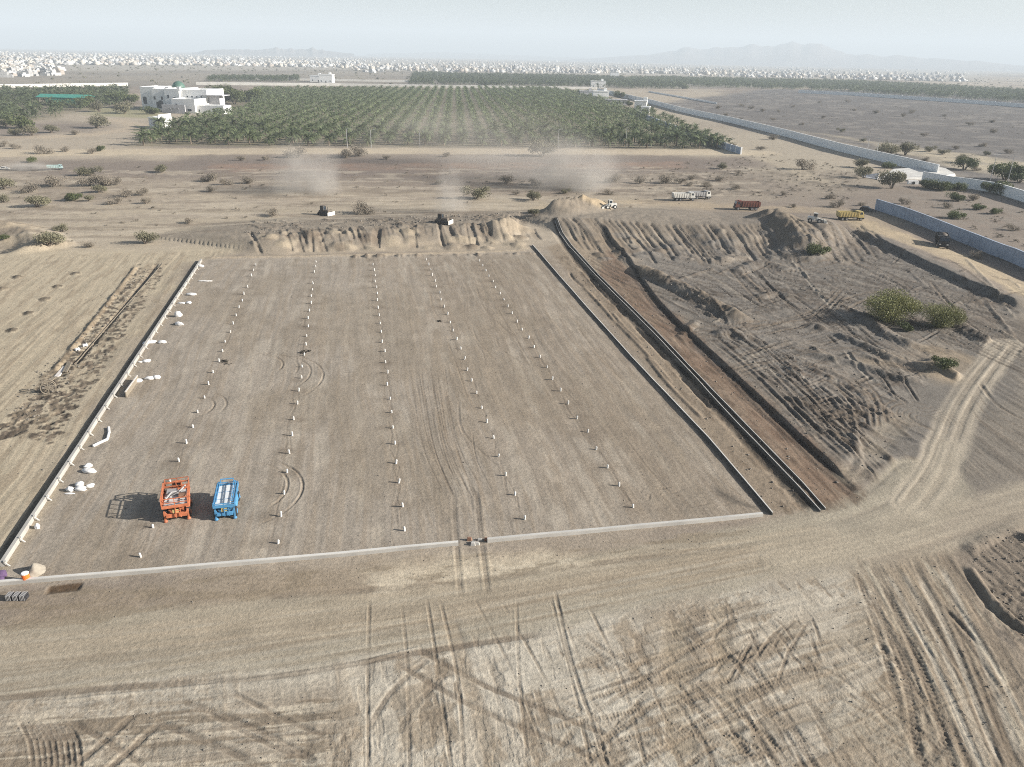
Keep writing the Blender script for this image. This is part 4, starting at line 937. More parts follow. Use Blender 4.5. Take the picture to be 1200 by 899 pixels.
long_wall('kerb_wall', 'low pale kerb wall along the near edge of the field, right of the gap', 'kerb', [G(571, 635), G(700, 623), G(800, 614), G(893, 605)], .28, .26, M_CONC, 4, cap=(-.06, .05), capm=M_CONCW)
EDGE = GL([(905, 604), (830, 515), (740, 420), (660, 330), (624, 288)])
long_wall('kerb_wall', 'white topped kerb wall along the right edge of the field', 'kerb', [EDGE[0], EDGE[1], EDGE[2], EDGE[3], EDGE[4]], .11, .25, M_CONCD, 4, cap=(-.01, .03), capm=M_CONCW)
T2 = GL([(961, 600), (848, 481), (764, 391), (698, 325), (667, 290), (650, 266)])
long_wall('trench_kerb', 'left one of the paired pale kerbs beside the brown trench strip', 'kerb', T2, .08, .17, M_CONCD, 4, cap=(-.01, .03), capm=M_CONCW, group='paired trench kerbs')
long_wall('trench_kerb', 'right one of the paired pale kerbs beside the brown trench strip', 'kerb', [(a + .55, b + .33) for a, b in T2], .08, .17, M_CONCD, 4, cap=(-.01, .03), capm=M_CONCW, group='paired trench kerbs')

# rows of short white stakes across the field
M_STAKE = mat('weathered_white', (.55, .535, .50), .7, .25, 3)
stake = MB().lathe([(.085, -.25), (.088, .30), (.07, .36), (.035, .39)], 8).build('white_stake', M_STAKE)
first = True
FAR = [(300, 311), (371, 307), (437, 305), (500, 305), (562, 306)]; NEARP = [(166, 651), (325, 636), (475, 621), (613, 608), (743, 596)]
rowname = ['leftmost', 'second', 'middle', 'fourth', 'rightmost']
for k in range(5):
    a = np.array(G(*NEARP[k])); b = np.array(G(*FAR[k])); n = 25
    for i in range(n):
        if rnd.random() < .03 and i > 5: continue
        p = a + (b - a) * i / (n - 1) + np.array([rnd.uniform(-.12, .12), rnd.uniform(-.2, .2)])
        o = stake if first else stake.copy()
        if not first: col.objects.link(o)
        first = False
        o.location = (p[0], p[1], gz(*p)); o.rotation_euler = (rnd.gauss(0, .09), rnd.gauss(0, .09), rnd.random())
        o.scale = (1, 1, rnd.uniform(.75, 1.15))
        tag(o, 'short white stake, %s from the near end of the %s row on the field' % (nth(i + 1), rowname[k]), 'stake', 'white stakes in five rows')

# walls of the lanes at right
long_wall('block_wall', 'long grey block wall running down to the right behind the black truck', 'wall', GL([(1026, 246), (1060, 257), (1110, 277), (1160, 298), (1215, 320), (1300, 355)]), .3, 2.6, M_BLOCK, 4, cap=(.08, .08), post=(.45, .06, .02))
long_wall('boundary_wall', 'long white boundary wall crossing the plain to the pale culvert head', 'wall', [G(700, 107), G(760, 121), G(800, 132), G(860, 145), G(920, 160), G(985, 178), G(1040, 191), G(1098, 205)], .35, 3.2, M_WHITE, 7, cap=(.1, .12), capm=M_WHITE)
long_wall('boundary_wall', 'white boundary wall curving away to the right edge behind green bushes', 'wall', [G(1080, 212), G(1112, 218), G(1134, 221), G(1165, 226), G(1200, 237), G(1290, 262)], .35, 2.8, M_WHITE, 6, cap=(.1, .12), capm=M_WHITE)
long_wall('fence_wall', 'white posted panel fence down the right side of the palm grove', 'fence', [G(868, 181), G(840, 172), G(800, 157), G(762, 142), G(742, 132)], .2, 2.6, M_BLOCK, 6, post=(.6, .35, .15), capm=M_WHITE)
long_wall('panel_wall', 'long white panel wall along the palm belt at the far right', 'wall', [G(936, 109), G(1000, 112), G(1080, 117.5), G(1140, 121.5), G(1210, 127), G(1280, 132)], .3, 3.4, M_WHITE, 9, post=(.9, .3, .2), capm=M_WHITE, body='panel')
long_wall('far_wall', 'low white wall behind the palm grove on the far plain', 'wall', [G(230, 99.5), G(400, 101), G(540, 103), G(700, 105)], .3, 2.6, M_CONCW, 40, cap=(.1, .15), capm=M_WHITE)
long_wall('far_wall', 'low white wall at the far left behind the palm wood', 'wall', [G(-60, 104), G(60, 102), G(150, 100.5)], .3, 2.6, M_CONCW, 40, cap=(.1, .15), capm=M_WHITE)
long_wall('far_wall', 'white wall in front of the far palm belt left of the white gatehouse', 'wall', [G(300, 93.5), G(480, 96.5)], .3, 2.2, M_CONCW, 40, cap=(.1, .15), capm=M_WHITE)
long_wall('lane_wall', 'low white kerb wall with gaps beside the far lane behind the boundary wall', 'wall', [G(760, 108), G(840, 122)], .3, 1.4, M_WHITE, 10)

# pale culvert head: flared wing slabs and a pipe opening
def culvert():
    A = [G(1028, 211), G(1102, 210.5), G(1121, 206.5), G(1108, 200.5), G(1096, 199), G(1044, 201)]
    c = np.mean(A, 0); r = thing('culvert_head', 'pale concrete culvert head with sloping wing slabs at the end of the boundary wall', 'culvert', (*c, gz(*c)))
    mb = MB(); n = len(A); top = []
    hs = [.3, .9, .8, 1.1, 1.3, 1.0]
    lo = [(p[0] - c[0], p[1] - c[1], -.5) for p in A]; hi = [((p[0] - c[0]) * .94, (p[1] - c[1]) * .90, h) for p, h in zip(A, hs)]
    mb.add(lo + hi, [(i, (i + 1) % n, n + (i + 1) % n, n + i) for i in range(n)] + [(n, n + 1, n + 2), (n, n + 2, n + 3), (n, n + 3, n + 4), (n, n + 4, n + 5), tuple(range(n - 1, -1, -1))])
    mb.build('slab', M_CONCW, r)
    p = np.array(G(1064, 216)) - c; q = np.array(G(1075, 216)) - c; w2 = MB()
    w2.box(p[0], q[0], p[1] - .2, p[1] + .6, -.3, 1.1).build('headwall', M_WHITE, r)
    m = (p + q) / 2; MB().tube((m[0], p[1] - .35, .45), (m[0], p[1] - .21, .45), .45, n=12).build('pipe_opening', M_DARK, r)
    s = np.array(G(1028, 211)) - c; e = np.array(G(1000, 206)) - c
    MB().add([(s[0], s[1], .3), (e[0] + 2, e[1] - 3, .05), (e[0] + 3, e[1] + 2, .05), (s[0] + 3, s[1] + 6, 1.4), (s[0], s[1], -.4), (e[0] + 2, e[1] - 3, -.4), (e[0] + 3, e[1] + 2, -.4), (s[0] + 3, s[1] + 6, -.4)],
             [(0, 1, 2, 3), (0, 4, 5, 1), (1, 5, 6, 2), (2, 6, 7, 3), (3, 7, 4, 0)]).build('wing_slab', M_GREYW, r)
culvert()

# the white villa
def block(r, x0, x1, y0, y1, h, name='block', m=None, wins=(), roof=True, z0=0):
    mb = MB(); mb.box(x0, x1, y0, y1, z0 - .5, h).box(x0 + .4, x1 - .4, y0 + .4, y1 - .4, h + .004, h + .02)
    for a in ((x0, x1, y0, y0 + .35), (x0, x1, y1 - .35, y1), (x0, x0 + .35, y0 + .36, y1 - .36), (x1 - .35, x1, y0 + .36, y1 - .36)): mb.box(a[0], a[1], a[2], a[3], h + .005, h + .9)
    o = mb.build(name, m or M_WHITE, r)
    for (side, a, b, zb, zt) in wins:
        q = MB()
        if side == 'f': q.box(a, b, y0 - .06, y0 + .1, zb, zt)
        elif side == 'l': q.box(x0 - .06, x0 + .1, a, b, zb, zt)
        else: q.box(x1 - .1, x1 + .06, a, b, zb, zt)
        q.build('window', M_GLASS, o)
    return o
def arch(mb, x, y, w, h, d=.3):
    """arched opening as a prism, flat base and round head"""
    pr = [(-w / 2, 0), (w / 2, 0), (w / 2, h - w / 2)] + [(w / 2 * math.cos(t), h - w / 2 + w / 2 * math.sin(t)) for t in np.linspace(0, math.pi, 9)[1:]] 
    n = len(pr); mb.add([(x + a, y, b) for a, b in pr] + [(x + a, y + d, b) for a, b in pr], [tuple(range(n)), tuple(range(2 * n - 1, n - 1, -1))] + [(i, n + i, n + (i + 1) % n, (i + 1) % n) for i in range(n)])
def villa():
    g0 = np.array(G(200, 131)); s = mpp(200, 131)                       # metres per photo pixel here
    r = thing('white_villa', 'large white villa with flat roofed blocks and a green dome among trees', 'villa', (*g0, 0), rad(-6))
    U = lambda px: (px - 200) * s
    k = s * 1.03
    block(r, U(156), U(172), 14, 34, 20 * k, 'tower', wins=[('f', U(158), U(162), 5 * k, 12 * k), ('l', 18, 22, 5 * k, 12 * k), ('l', 26, 30, 5 * k, 12 * k)])
    b = block(r, U(172.5), U(190), 10, 34, 19 * k, 'west_wing', wins=[('f', U(176), U(179), 2 * k, 8 * k), ('f', U(174), U(176), 10 * k, 13 * k), ('f', U(186), U(187.5), 3 * k, 7 * k), ('f', U(182), U(184), 10 * k, 13 * k)])
    q = MB(); arch(q, U(181), 9.8, 5 * s, 9.5 * k); q.build('doorway', M_GLASS, b)
    block(r, U(190.3), U(206), 6, 30, 19.5 * k, 'hall', wins=[('f', U(193), U(195), 12 * k, 15 * k)])
    q = MB(); arch(q, U(200.5), 5.7, 6 * s, 13 * k); q.build('archway', M_DARK, r)
    q = MB(); arch(q, U(200.8), 5.4, 2.6 * s, 11 * k); q.build('arch_pier', M_WHITE, r)
    block(r, U(206.3), U(234), 8, 30, 19 * k, 'east_wing', wins=[('f', U(212 + i * 5), U(213.6 + i * 5), 11.5 * k, 14.5 * k) for i in range(4)])
    block(r, U(210), U(234), -8, 7.6, 11.5 * k, 'front_wing', wins=[('f', U(226), U(230), 2 * k, 4 * k), ('f', U(214), U(216), 6 * k, 8.5 * k)])
    block(r, U(234.3), U(262), -6, 4, 6 * k, 'annex', wins=[('f', U(235.5), U(237), 1 * k, 3.6 * k), ('f', U(252), U(256), 1.2 * k, 3.5 * k)])
    MB().box(U(228), U(252), 6, 16, 15.3 * k, 15.9 * k).box(U(234.4), U(246), 9, 14, 0, 15.2 * k).build('canopy', M_GREYW, r)
    # grey front screen with an open arched tracery
    sc_ = MB().box(U(203), U(227), -12, -11.4, 0, 8 * k).build('front_screen', M_GREYW, r)
    t = MB()
    for x, w_ in ((211, 1.6), (215, 2.2), (219, 1.6)):
        pts = [(U(x) + w_ * s * math.cos(a), -12.1, 3.2 * k + 1.7 * k * math.sin(a)) for a in np.linspace(-.6, math.pi + .2, 9)]
        t.path(pts, .18, 5)
    t.build('tracery', M_STEEL, sc_)
    MB().box(U(186), U(198), -6, -1, -.4, 3 * k).box(U(187), U(195), -8, -6.2, -.4, 2 * k).build('terrace', M_CONCW, r)
    MB().lathe([(6.5 * s, 0), (6.6 * s, .8 * k), (6.2 * s, 2.2 * k), (4.8 * s, 4.4 * k), (2.6 * s, 5.8 * k), (.4 * s, 6.5 * k)], 20, (U(187), 27, 19 * k + .9)).build('dome', M_DOME, r, smooth=True)
    MB().bar((U(208.5), 4, 19 * k), (U(208.5), 4, 23 * k), 2.0).build('stair_tower', M_WHITE, r)
villa()
p = G(188, 150); r = thing('pump_house', 'small white pump house in front of the villa at the grove corner', 'hut', (*p, 0), rad(-10))
bl = MB().box(-5.5, 2.4, 0, 6, -.3, 4.3).box(-5.8, 2.7, -.3, 6.3, 4.304, 4.6).build('walls', M_WHITE, r); MB().box(-3.2, -2, -.05, .1, 0, 2.3).build('door', M_STEEL, bl); MB().box(0, 1.2, -.05, .1, 1.3, 2.5).build('window', M_GLASS, bl)
MB().box(2.8, 3.1, -5, 5, -.3, 6.2).build('side_wall', M_WHITE, r)
# teal roofed shelter in the palms
p = G(72, 123); s = mpp(72, 123); r = thing('shade_shelter', 'teal sheet roofed open shelter standing among palms at the left', 'shelter', (*p, 0), 0)
MB().prism([(-6, 4.6), (0, 6.2), (8, 4.9), (8, 5.1), (0, 6.45), (-6, 4.8)], -12, 18).build('roof', M_TEAL, r)
MB().box(-6, 12, -5.6, -5.3, 1.2, 4.5).build('side_sheet', M_TEAL, r)
for x in (-11, -1, 8, 17):
    for y in (-5, 7): MB().bar((x, y, -.3), (x, y, 4.9), .3).build('post', M_STEEL, r)
MB().box(-1, 3, -9, -6, 0, 3.6).build('water_tank', M_TEAL, r)
# farm buildings at the far right corner of the grove
def farm_house(px, py, wpx, h, dpt, label, m, rz=0.0, tank=True):
    p = G(px, py); s = mpp(px, py); L = wpx * s; r = thing('farm_house', label, 'farm building', (*p, 0), rz)
    b = MB().box(-L / 2, L / 2, 0, dpt, -.3, h).box(-L / 2 - .3, L / 2 + .3, -.3, dpt + .3, h + .004, h + .5).build('walls', m, r)
    n = max(2, int(L / 5))
    for i in range(n):
        x = -L / 2 + (i + .5) * L / n
        if i == 1: MB().box(x - .6, x + .6, -.06, .1, 0, 2.3).build('door', M_DARK, b)
        else: MB().box(x - .6, x + .6, -.06, .1, 1.2, 2.6).build('window', M_GLASS, b)
    if tank: MB().box(L * .2, L * .2 + 2.6, dpt * .3, dpt * .3 + 2.6, h + .52, h + 2.8).build('roof_room', m, r)
    return r
farm_house(687, 114, 14, 5.0, 9, 'pale flat roofed farm building leftmost at the far corner of the grove', M_GREYW)
farm_house(704, 117.5, 17, 7.0, 10, 'two storey white farm house with roof room at the corner of the grove', M_WHITE)
farm_house(722, 123, 24, 3.6, 7, 'low long grey farm shed right of the white farm house', M_GREYW, tank=False)
farm_house(750, 129.5, 13, 6.0, 9, 'square white farm building nearest the lane at the grove corner', M_WHITE, rad(-12))
farm_house(756, 133, 9, 4.0, 5, 'small white annex in front of the square white farm building', M_WHITE, rad(-12), False)
farm_house(701, 103, 16, 7.5, 8, 'white gatehouse before the far palm belt', M_WHITE)
farm_house(720, 92.6, 9, 11, 12, 'white block standing in the far palm belt', M_WHITE)
farm_house(370, 96, 12, 7, 10, 'left white house by the far wall behind the grove', M_WHITE)
farm_house(382, 97, 14, 9, 12, 'right white house with roof room by the far wall behind the grove', M_WHITE)

# the far town of white houses
def house_mb(k):
    r_ = random.Random(k); mb = MB(); a = r_.uniform(5, 8); b = r_.uniform(5, 8); h = r_.choice([3.5, 4, 6, 6, 7, 8])
    mb.box(-a, a, -b, b, -.5, h).box(-a, a, -b, -b + .3, h + .004, h + 1).box(-a, -a + .3, -b + .31, b, h + .004, h + 1).box(a - .3, a, -b + .31, b, h + .004, h + 1)
    mb.box(-a * .4, a * .3, -b * .3, b * .5, h + .004, h + 3)
    if r_.random() < .6: mb.box(a + .01, a + r_.uniform(3, 6), -b * .6, b * .7, -.5, h * .55)
    for i in range(3):
        mb.box(-a + a * .55 * (i + .4), -a + a * .55 * (i + .4) + 1.2, -b - .25, -b - .01, h * .6, h * .6 + 1.5)
    return mb
M_HOUSE = [mat('house_white', (.43, .425, .41), .7, .1, .3), mat('house_cream', (.42, .385, .33), .8, .12, .3), mat('house_tan', (.30, .26, .22), .8, .12, .3), mat('house_grey', (.30, .295, .285), .8, .12, .3)]
HP = [house_mb(k) for k in range(8)]
HO = [HP[k].build('town_house', M_HOUSE[[0, 3, 0, 1, 0, 1, 2, 3][k]]) for k in range(8)]
pts = []
def town_band(n, xs, lo, hi, sky):
    for _ in range(n):
        x = rnd.uniform(*xs); t = rnd.random() ** 1.25; y0 = np.interp(x, *sky); y1 = np.interp(x, xs if False else lo[0], lo[1])
        y = y1 + (y0 - y1) * t; pts.append((x, y))
SKYL = ([0, 300, 600, 900, 1200], [61, 65, 71, 76, 84])
town_band(700, (-40, 60), ([-40, 60], [85, 84]), None, SKYL)
town_band(60, (0, 70), ([0, 70], [91, 88]), None, ([0, 70], [84, 82]))
town_band(1300, (60, 420), ([60, 230, 420], [76, 77, 80]), None, SKYL)
town_band(900, (400, 830), ([400, 560, 830], [80, 85, 87]), None, SKYL)
town_band(60, (400, 700), ([400, 700], [85, 87]), None, ([400, 700], [79, 83]))
town_band(600, (800, 1130), ([800, 1130], [89, 96]), None, SKYL)
W = sorted([G(*p) for p in pts], key=lambda p: p[1] ** 2 + p[0] ** 2)
BIG, REST = W[:300], W[300:]
desc = ['white flat roofed house', 'pale grey house', 'white house with roof room', 'cream coloured house', 'white block house', 'cream flat roofed house', 'tan house', 'grey flat roofed house']
usedh = set(); cnt = {}
BIG.sort(key=lambda p: p[0] / p[1])
for x, y in BIG:
    k = rnd.randrange(8); o = HO[k] if k not in usedh else HO[k].copy()
    if k in usedh: col.objects.link(o)
    usedh.add(k); o.location = (x, y, 0); o.rotation_euler = (0, 0, rnd.choice([0, .3, -.2, 1.57, 1.2, -.5])); s = rnd.uniform(.4, .85); o.scale = (s, s, s * rnd.uniform(.8, 1.15))
    cnt[k] = cnt.get(k, 0) + 1
    tag(o, '%s, %s of its kind from the left in near town edge' % (desc[k], nth(cnt[k])), 'house', 'houses of the far town')
Vs = []; Fs = []; MI = []; o_ = 0
for x, y in REST:
    k = rnd.randrange(8); V = np.array(HP[k].v); Fq = np.array(HP[k].f); a = rnd.choice([0, .3, -.2, 1.57, 1.2]); s = rnd.uniform(.3, .8) * (1.5 if rnd.random() < .06 else 1); c, t = math.cos(a), math.sin(a)
    Vs.append(np.stack([V[:, 0] * c - V[:, 1] * t, V[:, 0] * t + V[:, 1] * c, V[:, 2]], 1) * s + np.array([x, y, 0])); Fs.append(Fq + o_); o_ += len(V); MI += [[0, 3, 0, 1, 0, 1, 2, 3][k]] * len(Fq)
o = np_mesh('town', np.concatenate(Vs), np.concatenate(Fs), M_HOUSE[0])
for m in M_HOUSE[1:]: o.data.materials.append(m)
o.data.polygons.foreach_set('material_index', np.array(MI, np.int32))
tag(o, 'white houses of the far town beyond its near edge', 'town', kind='stuff')

# poles
def pole(px, py, h, label, lamp=True, cat='lamp post'):
    p = GZ(px, py); r = thing('lamp_post' if lamp else 'power_pole', label, cat, p, rnd.uniform(-.3, .3), 'poles')
    MB().tube((0, 0, -.3), (0, 0, h), .13, .07, 7).build('pole', M_STEEL, r)
    if lamp: MB().bar((0, 0, h), (1.2, 0, h + .25), .1).build('arm', M_STEEL, r); MB().box(1.1, 1.7, -.15, .15, h + .15, h + .32).build('lamp_head', M_STEEL, r)
    else: MB().bar((-1.3, 0, h - .5), (1.3, 0, h - .5), .14).build('crossarm', M_STEEL, r)
    return r
for i, (x, h) in enumerate([(407, 7), (435, 6.5), (492, 6), (654, 7), (733, 8)]): pole(x, 173, h, 'thin light pole, %s from the left along the front of the grove' % nth(i + 1))
for i, (x, y, h) in enumerate([(1026, 186, 8), (1015, 183, 8), (1180, 216, 9), (1160, 213, 9)]): pole(x, y, h, 'thin power pole, %s of four by the white boundary wall' % ['second', 'first', 'fourth', 'third'][i], False, 'power pole')
for i, (x, y, h) in enumerate([(513, 97, 13), (637, 99, 12), (880, 104, 14), (1015, 108, 16), (660, 92, 16)]): pole(x, y, h, 'tall thin mast on the far plain, %s of five' % ['first', 'second', 'fourth', 'fifth', 'third'][i], False, 'mast')

# ================================================================ MACHINES AND THINGS ON THE GROUND
M_TYRE = mat('tyre_rubber', (.025, .025, .025), .9, .2, 6)
M_ORANGE = mat('orange_paint', (.40, .13, .06), .6, .4, 2.5); M_BLUE = mat('blue_paint', (.07, .22, .38), .6, .3, 2.5)
M_DECK = mat('deck_plate', (.45, .44, .42), .6, .2, 4); M_DECKW = mat('pale_deck', (.62, .62, .60), .6, .12, 3)
M_BLACK = mat('black_paint', (.03, .03, .032), .5, .2, 2); M_YEL = mat('yellow_paint', (.46, .36, .15), .5, .15, 1)
M_RED = mat('rusty_red', (.16, .06, .04), .6, .25, 1); M_TRUCKW = mat('white_truck', (.55, .53, .48), .5, .12, 1)
M_TRUCKG = mat('grey_truck', (.30, .29, .28), .6, .2, 1); M_TTEAL = mat('pale_teal', (.34, .46, .44), .5, .12, 1)
M_DZ = mat('dusty_brown_steel', (.11, .09, .07), .7, .25, 2); M_BAG = mat('white_sack', (.58, .565, .54), .8, .2, 4, bump=.3)
M_WOOD = mat('form_timber', (.19, .16, .12), .85, .25, 6, bump=.3); M_CABLE = mat('pale_plastic', (.55, .50, .45), .6, .1, 4)
M_DRUMO = mat('orange_plastic', (.75, .16, .03), .5, .1, 4); M_PURP = mat('purple_cloth', (.10, .06, .12), .9, .2, 4); M_RUSTS = mat('rusty_steel', (.2, .11, .07), .8, .3, 3)

def wheel(parent, x, y, r, wd, rim, axis='x'):
    """tyre with its rim as a sub-part; the axle points along axis"""
    a, b = (((x - wd / 2, y, r), (x + wd / 2, y, r)) if axis == 'x' else ((x, y - wd / 2, r), (x, y + wd / 2, r)))
    t = MB().tube(a, b, r, n=16).build('wheel', M_TYRE, parent, bevel=r * .08)
    e = .02; c, d = (((x - wd / 2 - e, y, r), (x + wd / 2 + e, y, r)) if axis == 'x' else ((x, y - wd / 2 - e, r), (x, y + wd / 2 + e, r)))
    MB().tube(c, d, r * .52, n=12).build('rim', rim, t); return t

def rails(mb, x0, x1, y0, y1, z0, z1, nx, ny, t=.045):
    for z in (z1, (z0 + z1) / 2):
        mb.bar((x0, y0, z), (x1, y0, z), t).bar((x0, y1, z), (x1, y1, z), t).bar((x0, y0, z), (x0, y1, z), t).bar((x1, y0, z), (x1, y1, z), t)
    for i in range(nx + 1):
        x = x0 + (x1 - x0) * i / nx; mb.bar((x, y0, z0), (x, y0, z1), t).bar((x, y1, z0), (x, y1, z1), t)
    for i in range(1, ny):
        y = y0 + (y1 - y0) * i / ny; mb.bar((x0, y, z0), (x0, y, z1), t).bar((x1, y, z0), (x1, y, z1), t)

def scissor_lift(name, label, loc, rz, paint, W_, L_, deck_m, folded, zd):
    r = thing(name, label, 'scissor lift', loc, rz, 'scissor lifts on the field'); hw, hl = W_ / 2, L_ / 2
    c = MB(); c.box(-hw + .38, hw - .38, -hl + .1, hl - .1, .34, .62, (.05, .05, .05, .05))
    c.box(-hw + .3, hw - .3, -hl, -hl + .16, .35, .70).box(-hw + .3, hw - .3, hl - .16, hl, .35, .70).build('chassis', paint, r, bevel=.015)
    MB().box(-hw + .06, -hw + .36, -.75, .75, .38, .86, (.03, .03, .03, .03)).build('battery_tray', paint, r, bevel=.02)
    MB().box(hw - .36, hw - .06, -.75, .75, .38, .86, (.03, .03, .03, .03)).build('engine_box', paint, r, bevel=.02)
    for x in (-hw + .19, hw - .19):
        for y in (-hl + .52, hl - .52): wheel(r, x, y, .40, .34, paint)
    for s, y in ((-1, -hl + .08), (1, hl - .08)):
        for x in (-hw + .18, hw - .18): MB().bar((x * .75, y, .5), (x, y, .85), .14).bar((x, y, .95), (x, y, .18), .13).lathe([(.16, 0), (.16, .05), (.05, .19)], 10, (x, y, .03)).build('outrigger', paint, r)
    sa = MB()
    hs_ = (zd - .72) / 3
    for k in range(3):                                                    # folded scissor stack
        z0 = .68 + k * hs_; z1 = z0 + hs_ * .75
        for x in (-.5, .5):
            sa.bar((x, -hl + .35, z0), (x, hl - .35, z1), .09, .11).bar((x * .86, -hl + .35, z1), (x * .86, hl - .35, z0), .09, .11)
        sa.tube((-.55, -hl + .35, z0), (.55, -hl + .35, z0), .035, n=6).tube((-.55, hl - .35, z1), (.55, hl - .35, z1), .035, n=6)
    sa
    sa.build('scissor_arms', paint, r)
    dk = MB().box(-hw + .05, hw - .05, -hl - .05, hl + .05, zd, zd + .10).build('platform', paint, r, bevel=.01)
    for i in range(3):
        y0 = -hl + (L_ / 3) * i + .05; MB().box(-hw + .18, hw - .18, y0, y0 + L_ / 3 - .1, zd + .104, zd + .13).build('deck_panel', deck_m, dk)
    g = MB(); rails(g, -hw + .07, hw - .07, -hl - .02, hl + .02, zd + .1, zd + (.85 if not folded else .36), 2, 4, .055)
    g.box(-hw + .05, hw - .05, -hl - .05, -hl, zd + .1, zd + .26).box(-hw + .05, hw - .05, hl, hl + .05, zd + .1, zd + .26)
    g.box(-hw + .03, -hw + .06, -hl, hl, zd + .1, zd + .27).box(hw - .06, hw - .03, -hl, hl, zd + .1, zd + .27)
    g.box(-hw + .035, -hw + .05, -hl + .05, hl - .05, zd + .28, zd + (.34 if not folded else .34))
    g.build('guardrail', paint, r)
    if folded:
        f = MB()
        for x in (-hw + .2, hw - .2): f.bar((x, -hl + .1, zd + .48), (x, hl - .1, zd + .52), .05).bar((x * .8, -hl + .1, zd + .50), (x * .8, hl - .1, zd + .54), .05)
        for y in np.linspace(-hl + .1, hl - .1, 6): f.bar((-hw + .2, y, zd + .49), (-hw + .36, y, zd + .51), .05).bar((hw - .36, y, zd + .51), (hw - .2, y, zd + .49), .05)
        f.build('folded_rail', paint, r)
        MB().tube((-.5, hl - .1, zd + .75), (.5, hl - .1, zd + .75), .05).bar((-.5, hl - .1, zd + .1), (-.5, hl - .1, zd + .75), .05).bar((.5, hl - .1, zd + .1), (.5, hl - .1, zd + .75), .05).build('gate', paint, r)
    else:
        e = MB().box(-hw + .18, hw - .18, hl + .06, hl + .8, zd + .02, zd + .12).build('extension_deck', paint, r)
        q = MB(); rails(q, -hw + .14, hw - .14, hl + .06, hl + .78, zd + .12, zd + .75, 2, 2, .05); q.build('extension_rail', paint, e)
        b = MB().box(-.35, .35, hl + .4, hl + .7, zd + .14, zd + .62).build('control_box', paint, r, bevel=.03); MB().box(-.25, .25, hl + .37, hl + .398, zd + .35, zd + .58).build('panel', M_BLACK, b)
        MB().box(-.7, .1, .35, 1.0, zd + .14, zd + .45).build('tool_bin', M_TRUCKG, r, bevel=.03); MB().box(.2, .75, -.2, .35, zd + .14, zd + .38).build('toolbox', M_RUSTS, r, bevel=.03); MB().box(-.85, -.45, .95, 1.25, zd + .14, zd + .4).build('crate', M_WOOD, r, bevel=.02); MB().path([(-.8, -.2, zd + .16), (-.3, .3, zd + .5), (.3, .5, zd + .42), (.7, 1.0, zd + .6)], .07).build('hose', M_TRUCKG, r)
        MB().box(-hw - .12, -hw + .03, -.3, .1, zd - .2, zd + .2).build('side_box', M_TRUCKG, r)
    MB().box(-.22, .22, -hl - .10, -hl - .055, .8, 1.1).build('warning_plate', M_YEL, r)
    MB().box(-.9 * hw + .2, -.9 * hw + .5, -hl - .2, -hl + .0, .5, .62).bar((0, -hl - .12, .4), (0, -hl - .12, zd), .06).bar((.35, -hl - .12, .4), (.35, -hl - .12, zd), .06).bar((0, -hl - .12, .8), (.35, -hl - .12, .8), .05).bar((0, -hl - .12, 1.0), (.35, -hl - .12, 1.0), .05).build('ladder', paint, r)
    return r
x, y, z = GZ(208, 602); scissor_lift('scissor_lift', 'orange scissor lift with raised guardrails and cluttered grey deck', (x, y + .2, z), rad(19), M_ORANGE, 2.05, 2.6, M_DECK, False, 1.22)
x, y, z = GZ(267, 596); scissor_lift('scissor_lift', 'blue scissor lift with folded rails and pale deck panels', (x, y, z), rad(14), M_BLUE, 1.75, 3.3, M_DECKW, True, 1.12)

